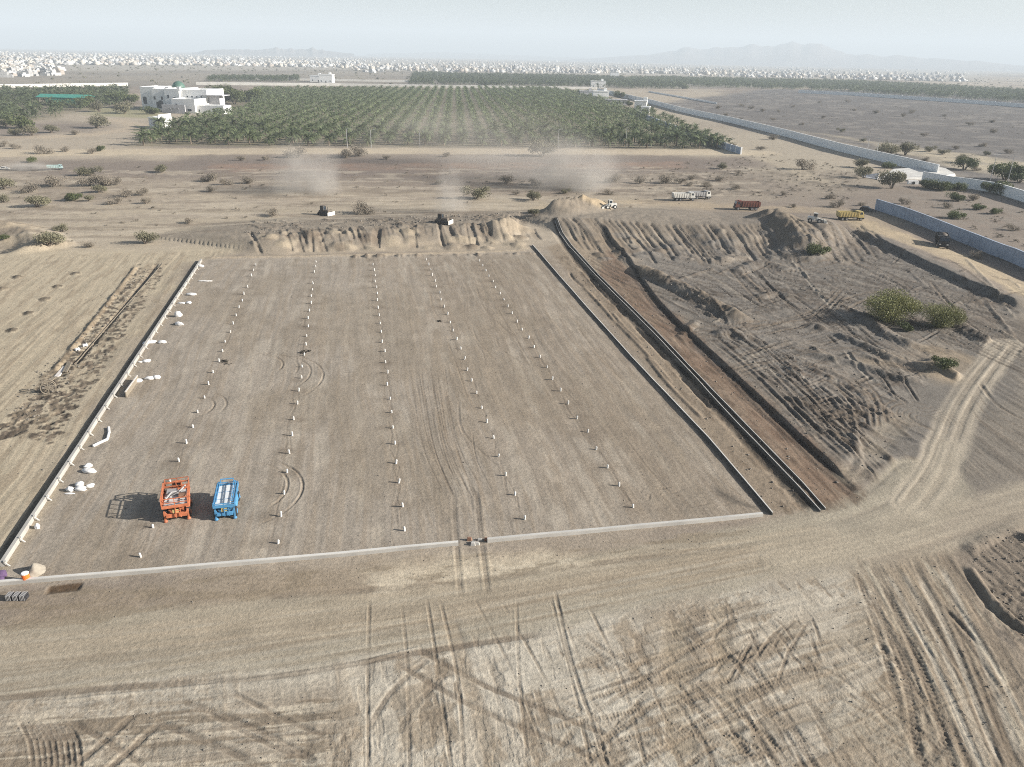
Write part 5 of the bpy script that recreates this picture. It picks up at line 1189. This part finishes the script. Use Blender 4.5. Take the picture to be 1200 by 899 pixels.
def dump_truck(label, loc, rz, cab_m, bed_m, s=1.0, axles=3, group='trucks at work behind the field', load=None):
    """tipper built facing +X"""
    r = thing('dump_truck', label, 'truck', loc, rz, group, s)
    MB().box(-4.2, 3.6, -.45, .45, .75, 1.05).box(3.5, 3.75, -1.15, 1.15, .55, .95).box(-4.3, -4.1, -1.1, 1.1, .8, 1.0).build('chassis', M_BLACK, r)
    cab = MB().add([(1.75, -1.2, 1.0), (3.65, -1.2, 1.0), (3.65, 1.2, 1.0), (1.75, 1.2, 1.0), (1.75, -1.2, 2.9), (3.5, -1.2, 2.0), (3.5, 1.2, 2.0), (1.75, 1.2, 2.9), (3.2, -1.15, 2.9), (3.2, 1.15, 2.9)],
                   [(0, 3, 2, 1), (0, 1, 5, 8, 4), (3, 7, 9, 6, 2), (1, 2, 6, 5), (5, 6, 9, 8), (8, 9, 7, 4), (0, 4, 7, 3)]).build('cab', cab_m, r)
    MB().add([(3.53, -1.02, 2.05), (3.53, 1.02, 2.05), (3.25, 1.02, 2.8), (3.25, -1.02, 2.8), (3.5, -1.02, 2.05), (3.5, 1.02, 2.05), (3.22, 1.02, 2.8), (3.22, -1.02, 2.8)],
             [(0, 1, 2, 3), (7, 6, 5, 4), (0, 4, 5, 1), (1, 5, 6, 2), (2, 6, 7, 3), (3, 7, 4, 0)]).build('windscreen', M_GLASS, cab)
    for y in (-1.215, 1.215): MB().box(2.2, 3.0, min(y, y * .99), max(y, y * .99), 2.0, 2.7).build('side_window', M_GLASS, cab)
    for y in (-.8, .8): MB().box(3.66, 3.72, y - .2, y + .2, 1.1, 1.35).build('headlight', M_DECKW, cab)
    MB().box(3.66, 3.70, -.5, .5, 1.2, 1.8).build('grille', M_BLACK, cab)
    bed = MB(); x0, x1, h0, h1 = -4.5, 1.5, 1.15, 2.75
    bed.box(x0, x1, -1.25, 1.25, h0, h0 + .12)
    bed.add([(x0, -1.25, h0 + .13), (x1, -1.25, h0 + .13), (x1, -1.13, h0 + .13), (x0, -1.13, h0 + .13), (x0 - .15, -1.32, h1), (x1, -1.32, h1), (x1, -1.22, h1), (x0 - .15, -1.22, h1)], [(0, 3, 2, 1), (4, 5, 6, 7), (0, 1, 5, 4), (1, 2, 6, 5), (2, 3, 7, 6), (3, 0, 4, 7)])
    bed.add([(x0, 1.13, h0 + .13), (x1, 1.13, h0 + .13), (x1, 1.25, h0 + .13), (x0, 1.25, h0 + .13), (x0 - .15, 1.22, h1), (x1, 1.22, h1), (x1, 1.32, h1), (x0 - .15, 1.32, h1)], [(0, 3, 2, 1), (4, 5, 6, 7), (0, 1, 5, 4), (1, 2, 6, 5), (2, 3, 7, 6), (3, 0, 4, 7)])
    bed.box(x1 - .1, x1 + .02, -1.2, 1.2, h0 + .13, h1 + .25)
    for i in range(7):
        x = x0 + .4 + i * .9
        for y in (-1.36, 1.28): bed.box(x, x + .13, y, y + .08, h0 + .1, h1)
    bo = bed.build('tipper_body', bed_m, r)
    MB().box(x0 - .12, x0 - .02, -1.2, 1.2, h0 + .13, h1).build('tailgate', bed_m, bo)
    MB().bar((1.45, -.9, h1 + .2), (2.5, -.9, h1 + .3), 1.2, .08).bar((1.45, .6, h1 + .2), (2.5, .6, h1 + .3), 1.2, .08).build('cab_guard', bed_m, bo)
    if load: MB().lathe([(1.15, 0), (1.0, .35), (.5, .7), (.1, .85)], 12, (-1.6, 0, h1 - .35)).lathe([(1.1, 0), (.8, .35), (.1, .6)], 12, (-3.1, 0, h1 - .35)).build('soil_load', load, r, smooth=True)
    for x in ([2.7, -1.9, -3.25] if axles == 3 else [2.7, -2.8]):
        for y in (-1.05, 1.05): wheel(r, x, y, .52, .36, M_STEEL, 'y')
    MB().box(.2, 1.3, -1.1, -.5, .65, 1.1).build('fuel_tank', M_STEEL, r)
    return r
dump_truck('white dump truck facing right in front of the grey bodied one', GZ(802, 235), rad(8), M_TRUCKW, M_TRUCKW, .72)
dump_truck('grey bodied dump truck with white cab just beyond the all white one', GZ(821, 233), rad(10), M_TRUCKW, M_TRUCKG, .7)
dump_truck('rusty red dump truck facing left by the sand heaps', GZ(873, 246), rad(182), M_RED, M_RED, .75)
dump_truck('yellow dump truck facing right near the grey block wall', GZ(997, 258), rad(2), M_YEL, M_YEL, .73)
dump_truck('black dump truck driving along the haul road below the grey block wall', GZ(1103, 289), rad(-112), M_BLACK, M_BLACK, .82, load=M_DZ)
dump_truck('pale teal truck raising dust on the brown flats at far left', GZ(66, 199), rad(15), M_TTEAL, M_TTEAL, .5, 2)

def bulldozer(label, loc, rz, m, blade_m):
    r = thing('bulldozer', label, 'bulldozer', loc, rz, 'bulldozers and loaders pushing the banks', .68)
    for y in (-1.1, 1.1):
        t = MB().prism([(0, 0)] * 0 or [(y - .28, .0), (y + .28, .0), (y + .28, .95), (y - .28, .95)], -1.7, 1.5).tube((-1.7, y - .28, .475), (-1.7, y + .28, .475), .475, n=12).tube((1.5, y - .28, .475), (1.5, y + .28, .475), .475, n=12).build('track', M_BLACK, r)
        w_ = MB()
        for x in (-1.2, -.4, .4, 1.1): w_.tube((x, y - .30, .35), (x, y + .30, .35), .22, n=8)
        w_.build('roller', M_DZ, t)
    MB().box(-1.9, -.2, -.8, .8, .6, 1.5).box(-.1, 1.9, -.6, .6, .6, 1.75, (0, .15, .05, .05)).build('body', m, r)
    cab = MB().box(-1.4, .0, -.75, .75, 2.9, 3.05)
    for x in (-1.35, -.05):
        for y in (-.7, .7): cab.bar((x, y, 1.5), (x, y, 2.9), .12)
    cab = cab.build('cab', m, r); MB().box(-1.3, -.1, -.62, .62, 1.55, 2.85).build('glass', M_GLASS, cab)
    MB().prism([(-1.75, .1), (-1.75, .1)] * 0 or [(-1.75, .05), (1.75, .05), (1.75, 1.25), (-1.75, 1.25)], 2.55, 2.72).build('blade', blade_m, r)
    for y in (-1.45, 1.45): MB().bar((-.3, y, .5), (2.55, y, .4), .2).build('push_arm', m, r)
    MB().tube((1.0, .35, 1.7), (1.0, .35, 2.7), .08, n=8).build('exhaust', M_BLACK, r)
    MB().box(-2.6, -1.9, -.3, .3, .3, 1.0).build('ripper', m, r)
bulldozer('dark bulldozer with pale blade on the flats left of the bank top', GZ(381, 252), rad(-28), M_DZ, M_TRUCKW)
bulldozer('dusty bulldozer with white blade on the crest of the pushed up bank', GZ(519, 262), rad(-20), M_DZ, M_TRUCKW)
def loader(label, loc, rz, m):
    r = thing('wheel_loader', label, 'loader', loc, rz, 'bulldozers and loaders pushing the banks', .62)
    MB().box(-2.8, -.2, -.9, .9, .8, 2.0, (.1, .1, .08, .08)).box(-.1, 1.6, -.6, .6, .7, 1.6, (.0, .3, .1, .1)).build('body', m, r, bevel=.05)
    cab = MB().box(-.9, .5, -.7, .7, 3.1, 3.25).box(-.88, .48, -.68, .68, 1.62, 2.1)
    for x in (-.82, .42):
        for y in (-.62, .62): cab.bar((x, y, 2.1), (x, y, 3.1), .12)
    cab = cab.build('cab', m, r); MB().box(-.75, .35, -.55, .55, 2.1, 3.08).build('glass', M_GLASS, cab)
    for x in (-1.8, 1.3):
        for y in (-1.05, 1.05): wheel(r, x, y, .75, .5, m, 'y')
    for y in (-.45, .45): MB().bar((1.0, y, 1.5), (2.6, y, .9), .2).bar((2.6, y, .9), (3.0, y, .5), .18).build('lift_arm', m, r)
    MB().prism([(-1.35, .1), (1.35, .1), (1.35, .2), (-1.35, .2)], 2.9, 4.0).prism([(-1.35, .1), (1.35, .1), (1.35, 1.2), (-1.35, 1.2)], 2.8, 2.9).prism([(-1.35, .2), (-1.25, .2), (-1.25, 1.0), (-1.35, 1.0)], 2.9, 3.7).prism([(1.25, .2), (1.35, .2), (1.35, 1.0), (1.25, 1.0)], 2.9, 3.7).build('bucket', m, r)
    MB().tube((-2.0, .3, 2.0), (-2.0, .3, 2.8), .08, n=8).build('exhaust', M_BLACK, r)
loader('white wheel loader behind the long sand ridge left of the dump trucks', GZ(714, 245), rad(200), M_TRUCKW)
loader('white wheel loader beside the yellow dump truck on the ridged bank', GZ(955, 262), rad(-20), M_TRUCKW)

def car(label, loc, rz, m, s=1.0):
    r = thing('parked_car', label, 'car', loc, rz, None, s)
    pr = [(-2.1, .35), (2.1, .35), (2.1, .85), (1.0, 1.0), (.5, 1.5), (-1.4, 1.55), (-2.0, 1.0)]
    n = len(pr); vs = [(x, -.85, z) for x, z in pr] + [(x, .85, z) for x, z in pr]
    b = MB().add(vs, [(i, (i + 1) % n, n + (i + 1) % n, n + i) for i in range(n)] + [tuple(range(n)), tuple(range(2 * n - 1, n - 1, -1))]).build('body', m, r, bevel=.05)
    MB().add([(1.02, -.7, 1.05), (1.02, .7, 1.05), (.58, .65, 1.45), (.58, -.65, 1.45), (.9, -.7, 1.05), (.9, .7, 1.05), (.46, .65, 1.45), (.46, -.65, 1.45)], [(0, 1, 2, 3), (7, 6, 5, 4), (0, 4, 5, 1), (1, 5, 6, 2), (2, 6, 7, 3), (3, 7, 4, 0)]).build('windscreen', M_GLASS, b)
    for y in (-.86, .86): MB().box(-1.3, .4, y - .01, y + .01, 1.05, 1.42).build('side_window', M_GLASS, b)
    for x in (-1.3, 1.3):
        for y in (-.75, .75): wheel(r, x, y, .34, .22, M_STEEL, 'y')
car('small black car parked at the near end of the grey block wall', GZ(1015, 247.5), rad(-35), M_BLACK, .75)
car('white pickup sized car at the left edge beside the dust trail', GZ(6, 199), rad(10), M_TRUCKW, .6)

# --- small things on and around the field
def sack(name, label, px, py, parts, m=None, cat='sacks'):
    """crumpled sacking: lumpy bodies fused into one mesh"""
    x, y, z = GZ(px, py); s = mpp(px, py); r = random.Random(int(px * 7 + py)); bm = bmesh.new()
    for (dx, dy, a, b, h, rz) in parts:
        q = bmesh.ops.create_icosphere(bm, subdivisions=3, radius=1.0)['verts']
        for v in q:
            n = 1 + .30 * (fbm(np.array([v.co.x * 2.1 + dx]), np.array([v.co.y * 2.1 + v.co.z * 1.4]), int(px))[0] - .5) * 2
            u, w_ = v.co.x * a * n, v.co.y * b * n
            v.co = Vector((dx * s + u * math.cos(rz) - w_ * math.sin(rz), -dy * s * 2 + u * math.sin(rz) + w_ * math.cos(rz), max(-.1, v.co.z * h * n + h * .55)))
    me = bpy.data.meshes.new(name); bm.to_mesh(me); bm.free(); me.shade_smooth(); me.materials.append(m or M_BAG)
    o = bpy.data.objects.new(name, me); col.objects.link(o); o.location = (x, y, z); return tag(o, label, cat, 'white sacks and sheets beside the left kerb')
sack('cloth_heap', 'crumpled white sheet heap, third white scrap from the near end of the left kerb', 104, 551, [(-4, -3, .38, .30, .22, .4), (3, 2, .62, .36, .24, -.1), (-1, 1, .3, .2, .16, .8)])
sack('sack_heap', 'heap of white sacks nearest to the orange lift along the left kerb', 92, 573, [(-6, 2, .30, .26, .26, 0), (-2, -3, .36, .25, .26, .5), (3, 1, .5, .26, .24, .1), (10, -2, .36, .18, .2, .6), (-4, 5, .4, .12, .08, .1)])
sack('cloth_heap', 'pair of white sacks lying left of the timber form panel', 171, 446, [(-6, 2, .45, .3, .22, .5), (3, -2, .7, .28, .22, .2), (9, -3, .4, .34, .26, .2)])
for px, py, lab, L in [(172, 424, 'small white scrap midway along the left kerb', [(0, 0, .45, .3, .2, .2), (-6, 1, .3, .15, .1, 0)]), (190, 402, 'white sack right of another midway along the left kerb', [(0, 0, .55, .3, .22, .1)]), (177, 402, 'white sack touching the left kerb beside another sack', [(0, 0, .7, .35, .22, .3), (-4, 2, .4, .3, .2, 0)]),
                       (210, 381, 'whitish bundle lying upslope of two sacks by the left kerb', [(0, 0, .6, .3, .3, -.2), (-2, -2, .3, .3, .2, 0)]), (209, 371, 'whitish bundle with upright corner by the left kerb', [(0, 0, .5, .35, .5, .2)]), (216, 356, 'flat white scrap by the far half of the left kerb', [(-3, 0, .6, .25, .15, 0), (4, -1, .4, .3, .2, 0)]), (224, 346, 'pale bundle near the far end of the left kerb', [(0, 0, .8, .3, .25, 0)]), (241, 330, 'narrow white strip near the far left corner of the field', [(-3, 0, .9, .15, .12, 0), (3, -.5, .6, .13, .1, .1)]), (44, 619, 'small white sack beside the near end of the left kerb', [(0, 0, .2, .18, .25, 0)]), (235, 313, 'white scrap at the far left corner of the field', [(0, 0, .6, .3, .3, 0)])]:
    sack('white_sack', lab, px, py, L)
# bent white strip
pts = [GZ(109, 524), GZ(117, 520), GZ(126, 516), GZ(128, 508), GZ(127.5, 502)]; o0 = pts[0]
mb = MB()
mb.path([(p[0] - o0[0], p[1] - o0[1], .1 + p[2] - o0[2]) for p in pts], .13, 7); o = mb.build('cloth_roll', M_BAG); o.location = o0; tag(o, 'long white cloth roll bent at a right angle beside the left kerb', 'cloth roll')
# timber form panel by the kerb
a = np.array(GZ(148, 466)); b = np.array(GZ(162, 446)); r = thing('form_panel', 'timber form panel standing on edge beside the left kerb', 'form panel', tuple(a)); d = b - a; L = float(np.hypot(d[0], d[1])); r.rotation_euler.z = math.atan2(d[1], d[0])
MB().box(0, L, -.05, .05, 0, .62).build('board', M_WOOD, r); mb = MB()
for i in range(5): mb.bar((.3 + i * (L - .6) / 4, .06, .1), (.3 + i * (L - .6) / 4, .55, .0), .08).bar((.3 + i * (L - .6) / 4, .08, 0), (.3 + i * (L - .6) / 4, .08, .6), .08)
mb.build('brace', M_WOOD, r); MB().box(0, L, -.07, .07, .624, .67).build('top_rail', M_CABLE, r)
# dug line on the left: pale pipe, planks, wire spool
P = [GZ(191, 309), GZ(160, 345), GZ(120, 390), GZ(88, 428)]; o0 = P[0]
o = MB().path([(p[0] - o0[0], p[1] - o0[1], p[2] - o0[2] + .07) for p in P], .06, 6).build('water_pipe', M_WOOD); o.location = o0; tag(o, 'long pale pipe lying along the dug over line at the left', 'pipe')
x, y, z = GZ(58, 461); r = thing('cable_spool', 'open wooden cable spool lying by the dug over line', 'cable spool', (x, y, z), .5, None, .72)
for yy in (-.35, .35):
    q = MB(); n = 18
    q.path([(1.0 * math.cos(t), yy, 1.0 + 1.0 * math.sin(t)) for t in np.linspace(0, 2 * math.pi, n)], .07, 6)
    for t in np.linspace(0, math.pi, 4, endpoint=False): q.bar((math.cos(t), yy, 1 + math.sin(t)), (-math.cos(t), yy, 1 - math.sin(t)), .1, .05)
    q.build('flange', M_WOOD, r)
MB().tube((0, -.36, 1), (0, .36, 1), .32, n=12).build('core', M_WOOD, r)
for k, (px, py, lab) in enumerate([(66, 441, 'leftmost of the three plank stacks beside the cable spool'), (72, 436, 'middle of the three plank stacks beside the cable spool'), (79, 431, 'rightmost of the three plank stacks beside the cable spool')]):
    x, y, z = GZ(px, py); r = thing('plank_stack', lab, 'planks', (x, y, z), math.pi / 2 - LEFTDIR + (k - 1) * .12, 'plank stacks by the spool')
    for i in range(4): MB().box(-1.6 + rnd.uniform(-.2, .2), 1.6 + rnd.uniform(-.3, .3), -.25 + (i % 2) * .26, -.03 + (i % 2) * .26, .004 + (i // 2) * .085, .085 + (i // 2) * .085).build('plank', M_WOOD if k != 1 else M_CABLE, r)
for px, py, lab in [(91, 411, 'white jerrycan beside the far half of the dug over line'), (100, 406, 'white jerrycan a little upslope of another on the dug over line')]:
    x, y, z = GZ(px, py); r = thing('jerrycan', lab, 'jerrycan', (x, y, z), rnd.random(), 'white jerrycans', .6); MB().box(-.45, .45, -.3, .3, 0, .55).build('body', M_BAG, r, bevel=.06); MB().tube((.25, 0, .55), (.25, 0, .68), .08, n=8).build('cap', M_CABLE, r)
# near left corner
x, y, z = GZ(29, 684); r = thing('drum', 'orange drum with white lid beside the near kerb wall', 'drum', (x, y + .25, z)); MB().lathe([(.24, 0), (.26, .03), (.24, .25), (.26, .28), (.24, .31), (.25, .62), (.23, .64)], 16).build('shell', M_DRUMO, r); MB().lathe([(.24, .645), (.25, .70), (.2, .74), (.06, .75)], 16).build('lid', M_WHITE, r)
x, y, z = GZ(42, 671); bm = bmesh.new(); bmesh.ops.create_icosphere(bm, subdivisions=4, radius=1.0)
for v in bm.verts:
    n = 1 + .35 * (fbm(np.array([v.co.x * 1.5 + 3]), np.array([v.co.y * 1.5 + v.co.z]), 4)[0] - .5) * 2
    h = max(0, 1 - math.hypot(v.co.x, v.co.y)) ** .8
    v.co = Vector((v.co.x * .6 * n, v.co.y * .85 * n, (h * .8 if v.co.z > 0 else -.1)))
me = bpy.data.meshes.new('sand_heap'); bm.to_mesh(me); bm.free(); me.shade_smooth(); me.materials.append(mat('heap_sand', (.25, .22, .175), .95, .15, 6, bump=.5)); o = bpy.data.objects.new('sand_heap', me); col.objects.link(o); o.location = (x, y, z); tag(o, 'pale pointed sand heap in the near left corner of the field', 'sand heap')
x, y, z = GZ(21, 702); r = thing('crate_row', 'black ribbed crate lying on the sand below the near kerb wall', 'crate', (x, y, z), rad(3)); c = MB()
for i in range(3):
    x0 = -.66 + i * .45; c.box(x0, x0 + .40, -.24, .24, .02, .40).box(x0 + .40, x0 + .451, -.16, .16, .08, .3)
c.build('case', M_BLACK, r, bevel=.015); q = MB()
for i in range(3):
    for j in range(4): q.box(-.62 + i * .45 + j * .09, -.59 + i * .45 + j * .09, -.26, .26, .06, .42)
q.build('ribs', M_TRUCKG, r)
sack('cloth_heap', 'dark purple cloth bundle at the left end of the kerb beam', 1, 676, [(0, 0, .45, .3, .3, .4), (3, 3, .3, .25, .2, 0)], M_PURP, 'cloth')['group'] = 'cloth bundles'
x, y, z = GZ(560, 636); r = thing('rubble_pile', 'broken kerb stones in the gap of the near kerb wall', 'rubble', (x, y, z))
for i in range(7):
    a, b = rnd.uniform(-.9, .9), rnd.uniform(-.4, .4); MB().box(a - .2, a + .2, b - .14, b + .14, -.05, rnd.uniform(.12, .26), (.05, .06, .04, .05)).build('stone', M_RUSTS if i % 2 else M_CONC, r, bevel=.02)

# --- loose stones and clods on the soil
def stones(px_list, label, c):
    r = np.random.default_rng(5); base = np.array([(1, 0, 0), (-1, 0, 0), (0, 1, 0), (0, -1, 0), (0, 0, 1), (0, 0, -.5)], float)
    F8 = np.array([(0, 2, 4), (2, 1, 4), (1, 3, 4), (3, 0, 4), (2, 0, 5), (1, 2, 5), (3, 1, 5), (0, 3, 5)]); Vs = []; Fs = []; o = 0
    for px, n, a, b in px_list:
        for x, y in scatter(px, n):
            s = a + (b - a) * r.random() ** 3
            V = base * r.uniform(.55, 1.2, (6, 1)) * s * np.array([1, r.uniform(.6, 1), r.uniform(.5, .8)]); t = r.random() * 6.3
            V = np.stack([V[:, 0] * math.cos(t) - V[:, 1] * math.sin(t), V[:, 0] * math.sin(t) + V[:, 1] * math.cos(t), V[:, 2]], 1) + np.array([x, y, gz(x, y) + s * .15])
            Vs.append(V); Fs.append(F8 + o); o += 6
    tag(np_mesh('loose_stones', np.concatenate(Vs), np.concatenate(Fs), c), label, 'stones', kind='stuff')
ROUGHP = [(745, 300), (1010, 275), (1190, 360), (1190, 400), (1090, 420), (1020, 575), (850, 440)]
stones([(ROUGHP, 1500, .05, .24), ([(-40, 845), (390, 815), (400, 900), (-40, 900)], 200, .02, .08), ([(405, 775), (900, 690), (1010, 665), (1130, 898), (380, 898)], 500, .015, .09), ([(1000, 660), (1110, 650), (1210, 800), (1210, 898), (1120, 898)], 350, .02, .1),
        ([(240, 306), (640, 296), (905, 603), (540, 637), (8, 686)], 900, .02, .1), ([(640, 296), (706, 285), (1020, 583), (908, 605)], 900, .04, .2), ([(-20, 700), (430, 662), (900, 615), (860, 640), (420, 690), (-20, 745)], 300, .02, .08),
        ([(290, 285), (620, 262), (640, 250), (280, 268)], 500, .1, .4), ([(1130, 640), (1220, 605), (1240, 780), (1190, 740)], 400, .03, .15), ([(0, 480), (165, 315), (190, 312), (40, 500)], 600, .05, .25), ([(-60, 300), (285, 296), (5, 655), (-100, 655)], 700, .03, .14)],
       'loose stones and clods scattered over the worked soil', mat('clod_soil', (.17, .15, .125), .95, .3, 3))

# --- dust raised by the machines
def dust(name, label, c, size, dens, seed):
    bm = bmesh.new(); bmesh.ops.create_icosphere(bm, subdivisions=3, radius=1.0); me = bpy.data.meshes.new(name); bm.to_mesh(me); bm.free()
    o = bpy.data.objects.new(name, me); col.objects.link(o); o.location = c; o.scale = size
    m = bpy.data.materials.new('dust_air'); m.use_nodes = True; n = m.node_tree.nodes; l = m.node_tree.links; n.remove(n['Principled BSDF'])
    v = n.new('ShaderNodeVolumePrincipled'); v.inputs['Color'].default_value = (.86, .80, .71, 1)
    tc = n.new('ShaderNodeTexCoord'); ln = n.new('ShaderNodeVectorMath'); ln.operation = 'LENGTH'; l.new(tc.outputs['Object'], ln.inputs[0])
    mr = n.new('ShaderNodeMapRange'); mr.inputs['From Min'].default_value = .1; mr.inputs['From Max'].default_value = .97; mr.inputs['To Min'].default_value = 1; mr.inputs['To Max'].default_value = 0; mr.interpolation_type = 'SMOOTHSTEP'
    l.new(ln.outputs['Value'], mr.inputs['Value'])
    mp = n.new('ShaderNodeMapping'); mp.inputs['Location'].default_value = (seed, seed * 1.7, 0); mp.inputs['Scale'].default_value = (1.6, 1.6, 1.6); l.new(tc.outputs['Object'], mp.inputs['Vector'])
    nz = n.new('ShaderNodeTexNoise'); nz.inputs['Scale'].default_value = 1.2; nz.inputs['Detail'].default_value = 3; l.new(mp.outputs[0], nz.inputs['Vector'])
    m2 = n.new('ShaderNodeMapRange'); m2.inputs['From Min'].default_value = .38; m2.inputs['From Max'].default_value = .65; l.new(nz.outputs['Fac'], m2.inputs['Value'])
    p = n.new('ShaderNodeMath'); p.operation = 'MULTIPLY'; l.new(mr.outputs[0], p.inputs[0]); l.new(m2.outputs[0], p.inputs[1])
    p2 = n.new('ShaderNodeMath'); p2.operation = 'MULTIPLY'; l.new(p.outputs[0], p2.inputs[0]); p2.inputs[1].default_value = dens; l.new(p2.outputs[0], v.inputs['Density'])
    l.new(v.outputs[0], n['Material Output'].inputs['Volume']); me.materials.append(m)
    return tag(o, label, 'dust', kind='stuff')
x, y = G(362, 232); dust('dust_cloud', 'dust plume rising behind the dark bulldozer', (x - 2, y + 8, 2), (13, 12, 15), .2, 1)
x, y = G(676, 226); dust('dust_cloud', 'dust plume rising behind the long sand ridge', (x - 1, y + 6, 2), (17, 13, 16), .19, 2.4)
x, y = G(632, 214); dust('dust_cloud', 'thin dust drifting left from the sand ridge', (x, y, 3), (36, 16, 15), .07, 3.3)
x, y = G(527, 252); dust('dust_cloud', 'thin dust behind the bulldozer on the bank', (x, y + 3, 2), (6, 6, 11), .25, 4.2)
x, y = G(550, 196); dust('dust_cloud', 'faint veil of dust drifting before the grove', (x, y, 9), (55, 28, 17), .022, 5.7)
x, y = G(36, 200); dust('dust_cloud', 'low dust trail behind the pale teal truck', (x, y, .8), (11, 4, 2.4), .5, 6.1)

# prototypes that no place took
for L in list(BUSH.values()) + [PALMS]:
    for root, parts in L:
        if root.name not in used_first:
            for q in parts: bpy.data.objects.remove(q)
            bpy.data.objects.remove(root)
import OpenImageIO as oiio, sys, numpy as np
a=oiio.ImageBuf('/workdir/render_main.png').get_pixels(oiio.FLOAT)[...,:3]*255
for n,(x,y) in dict(sky_top=(512,5),sky_hor=(300,40),sky_r=(950,30),field=(300,350),fieldR=(620,420),road=(300,640),cream=(560,720),left=(60,330),shadow_lift=(140,505),trench=(700,345),rough=(850,350),palm=(350,120),mauve=(450,165),stone=(900,115),sand=(120,200)).items():
    p=a[y-4:y+5,x-4:x+5].reshape(-1,3); print(n,p.mean(0).round(),p.std(0).mean().round(1))
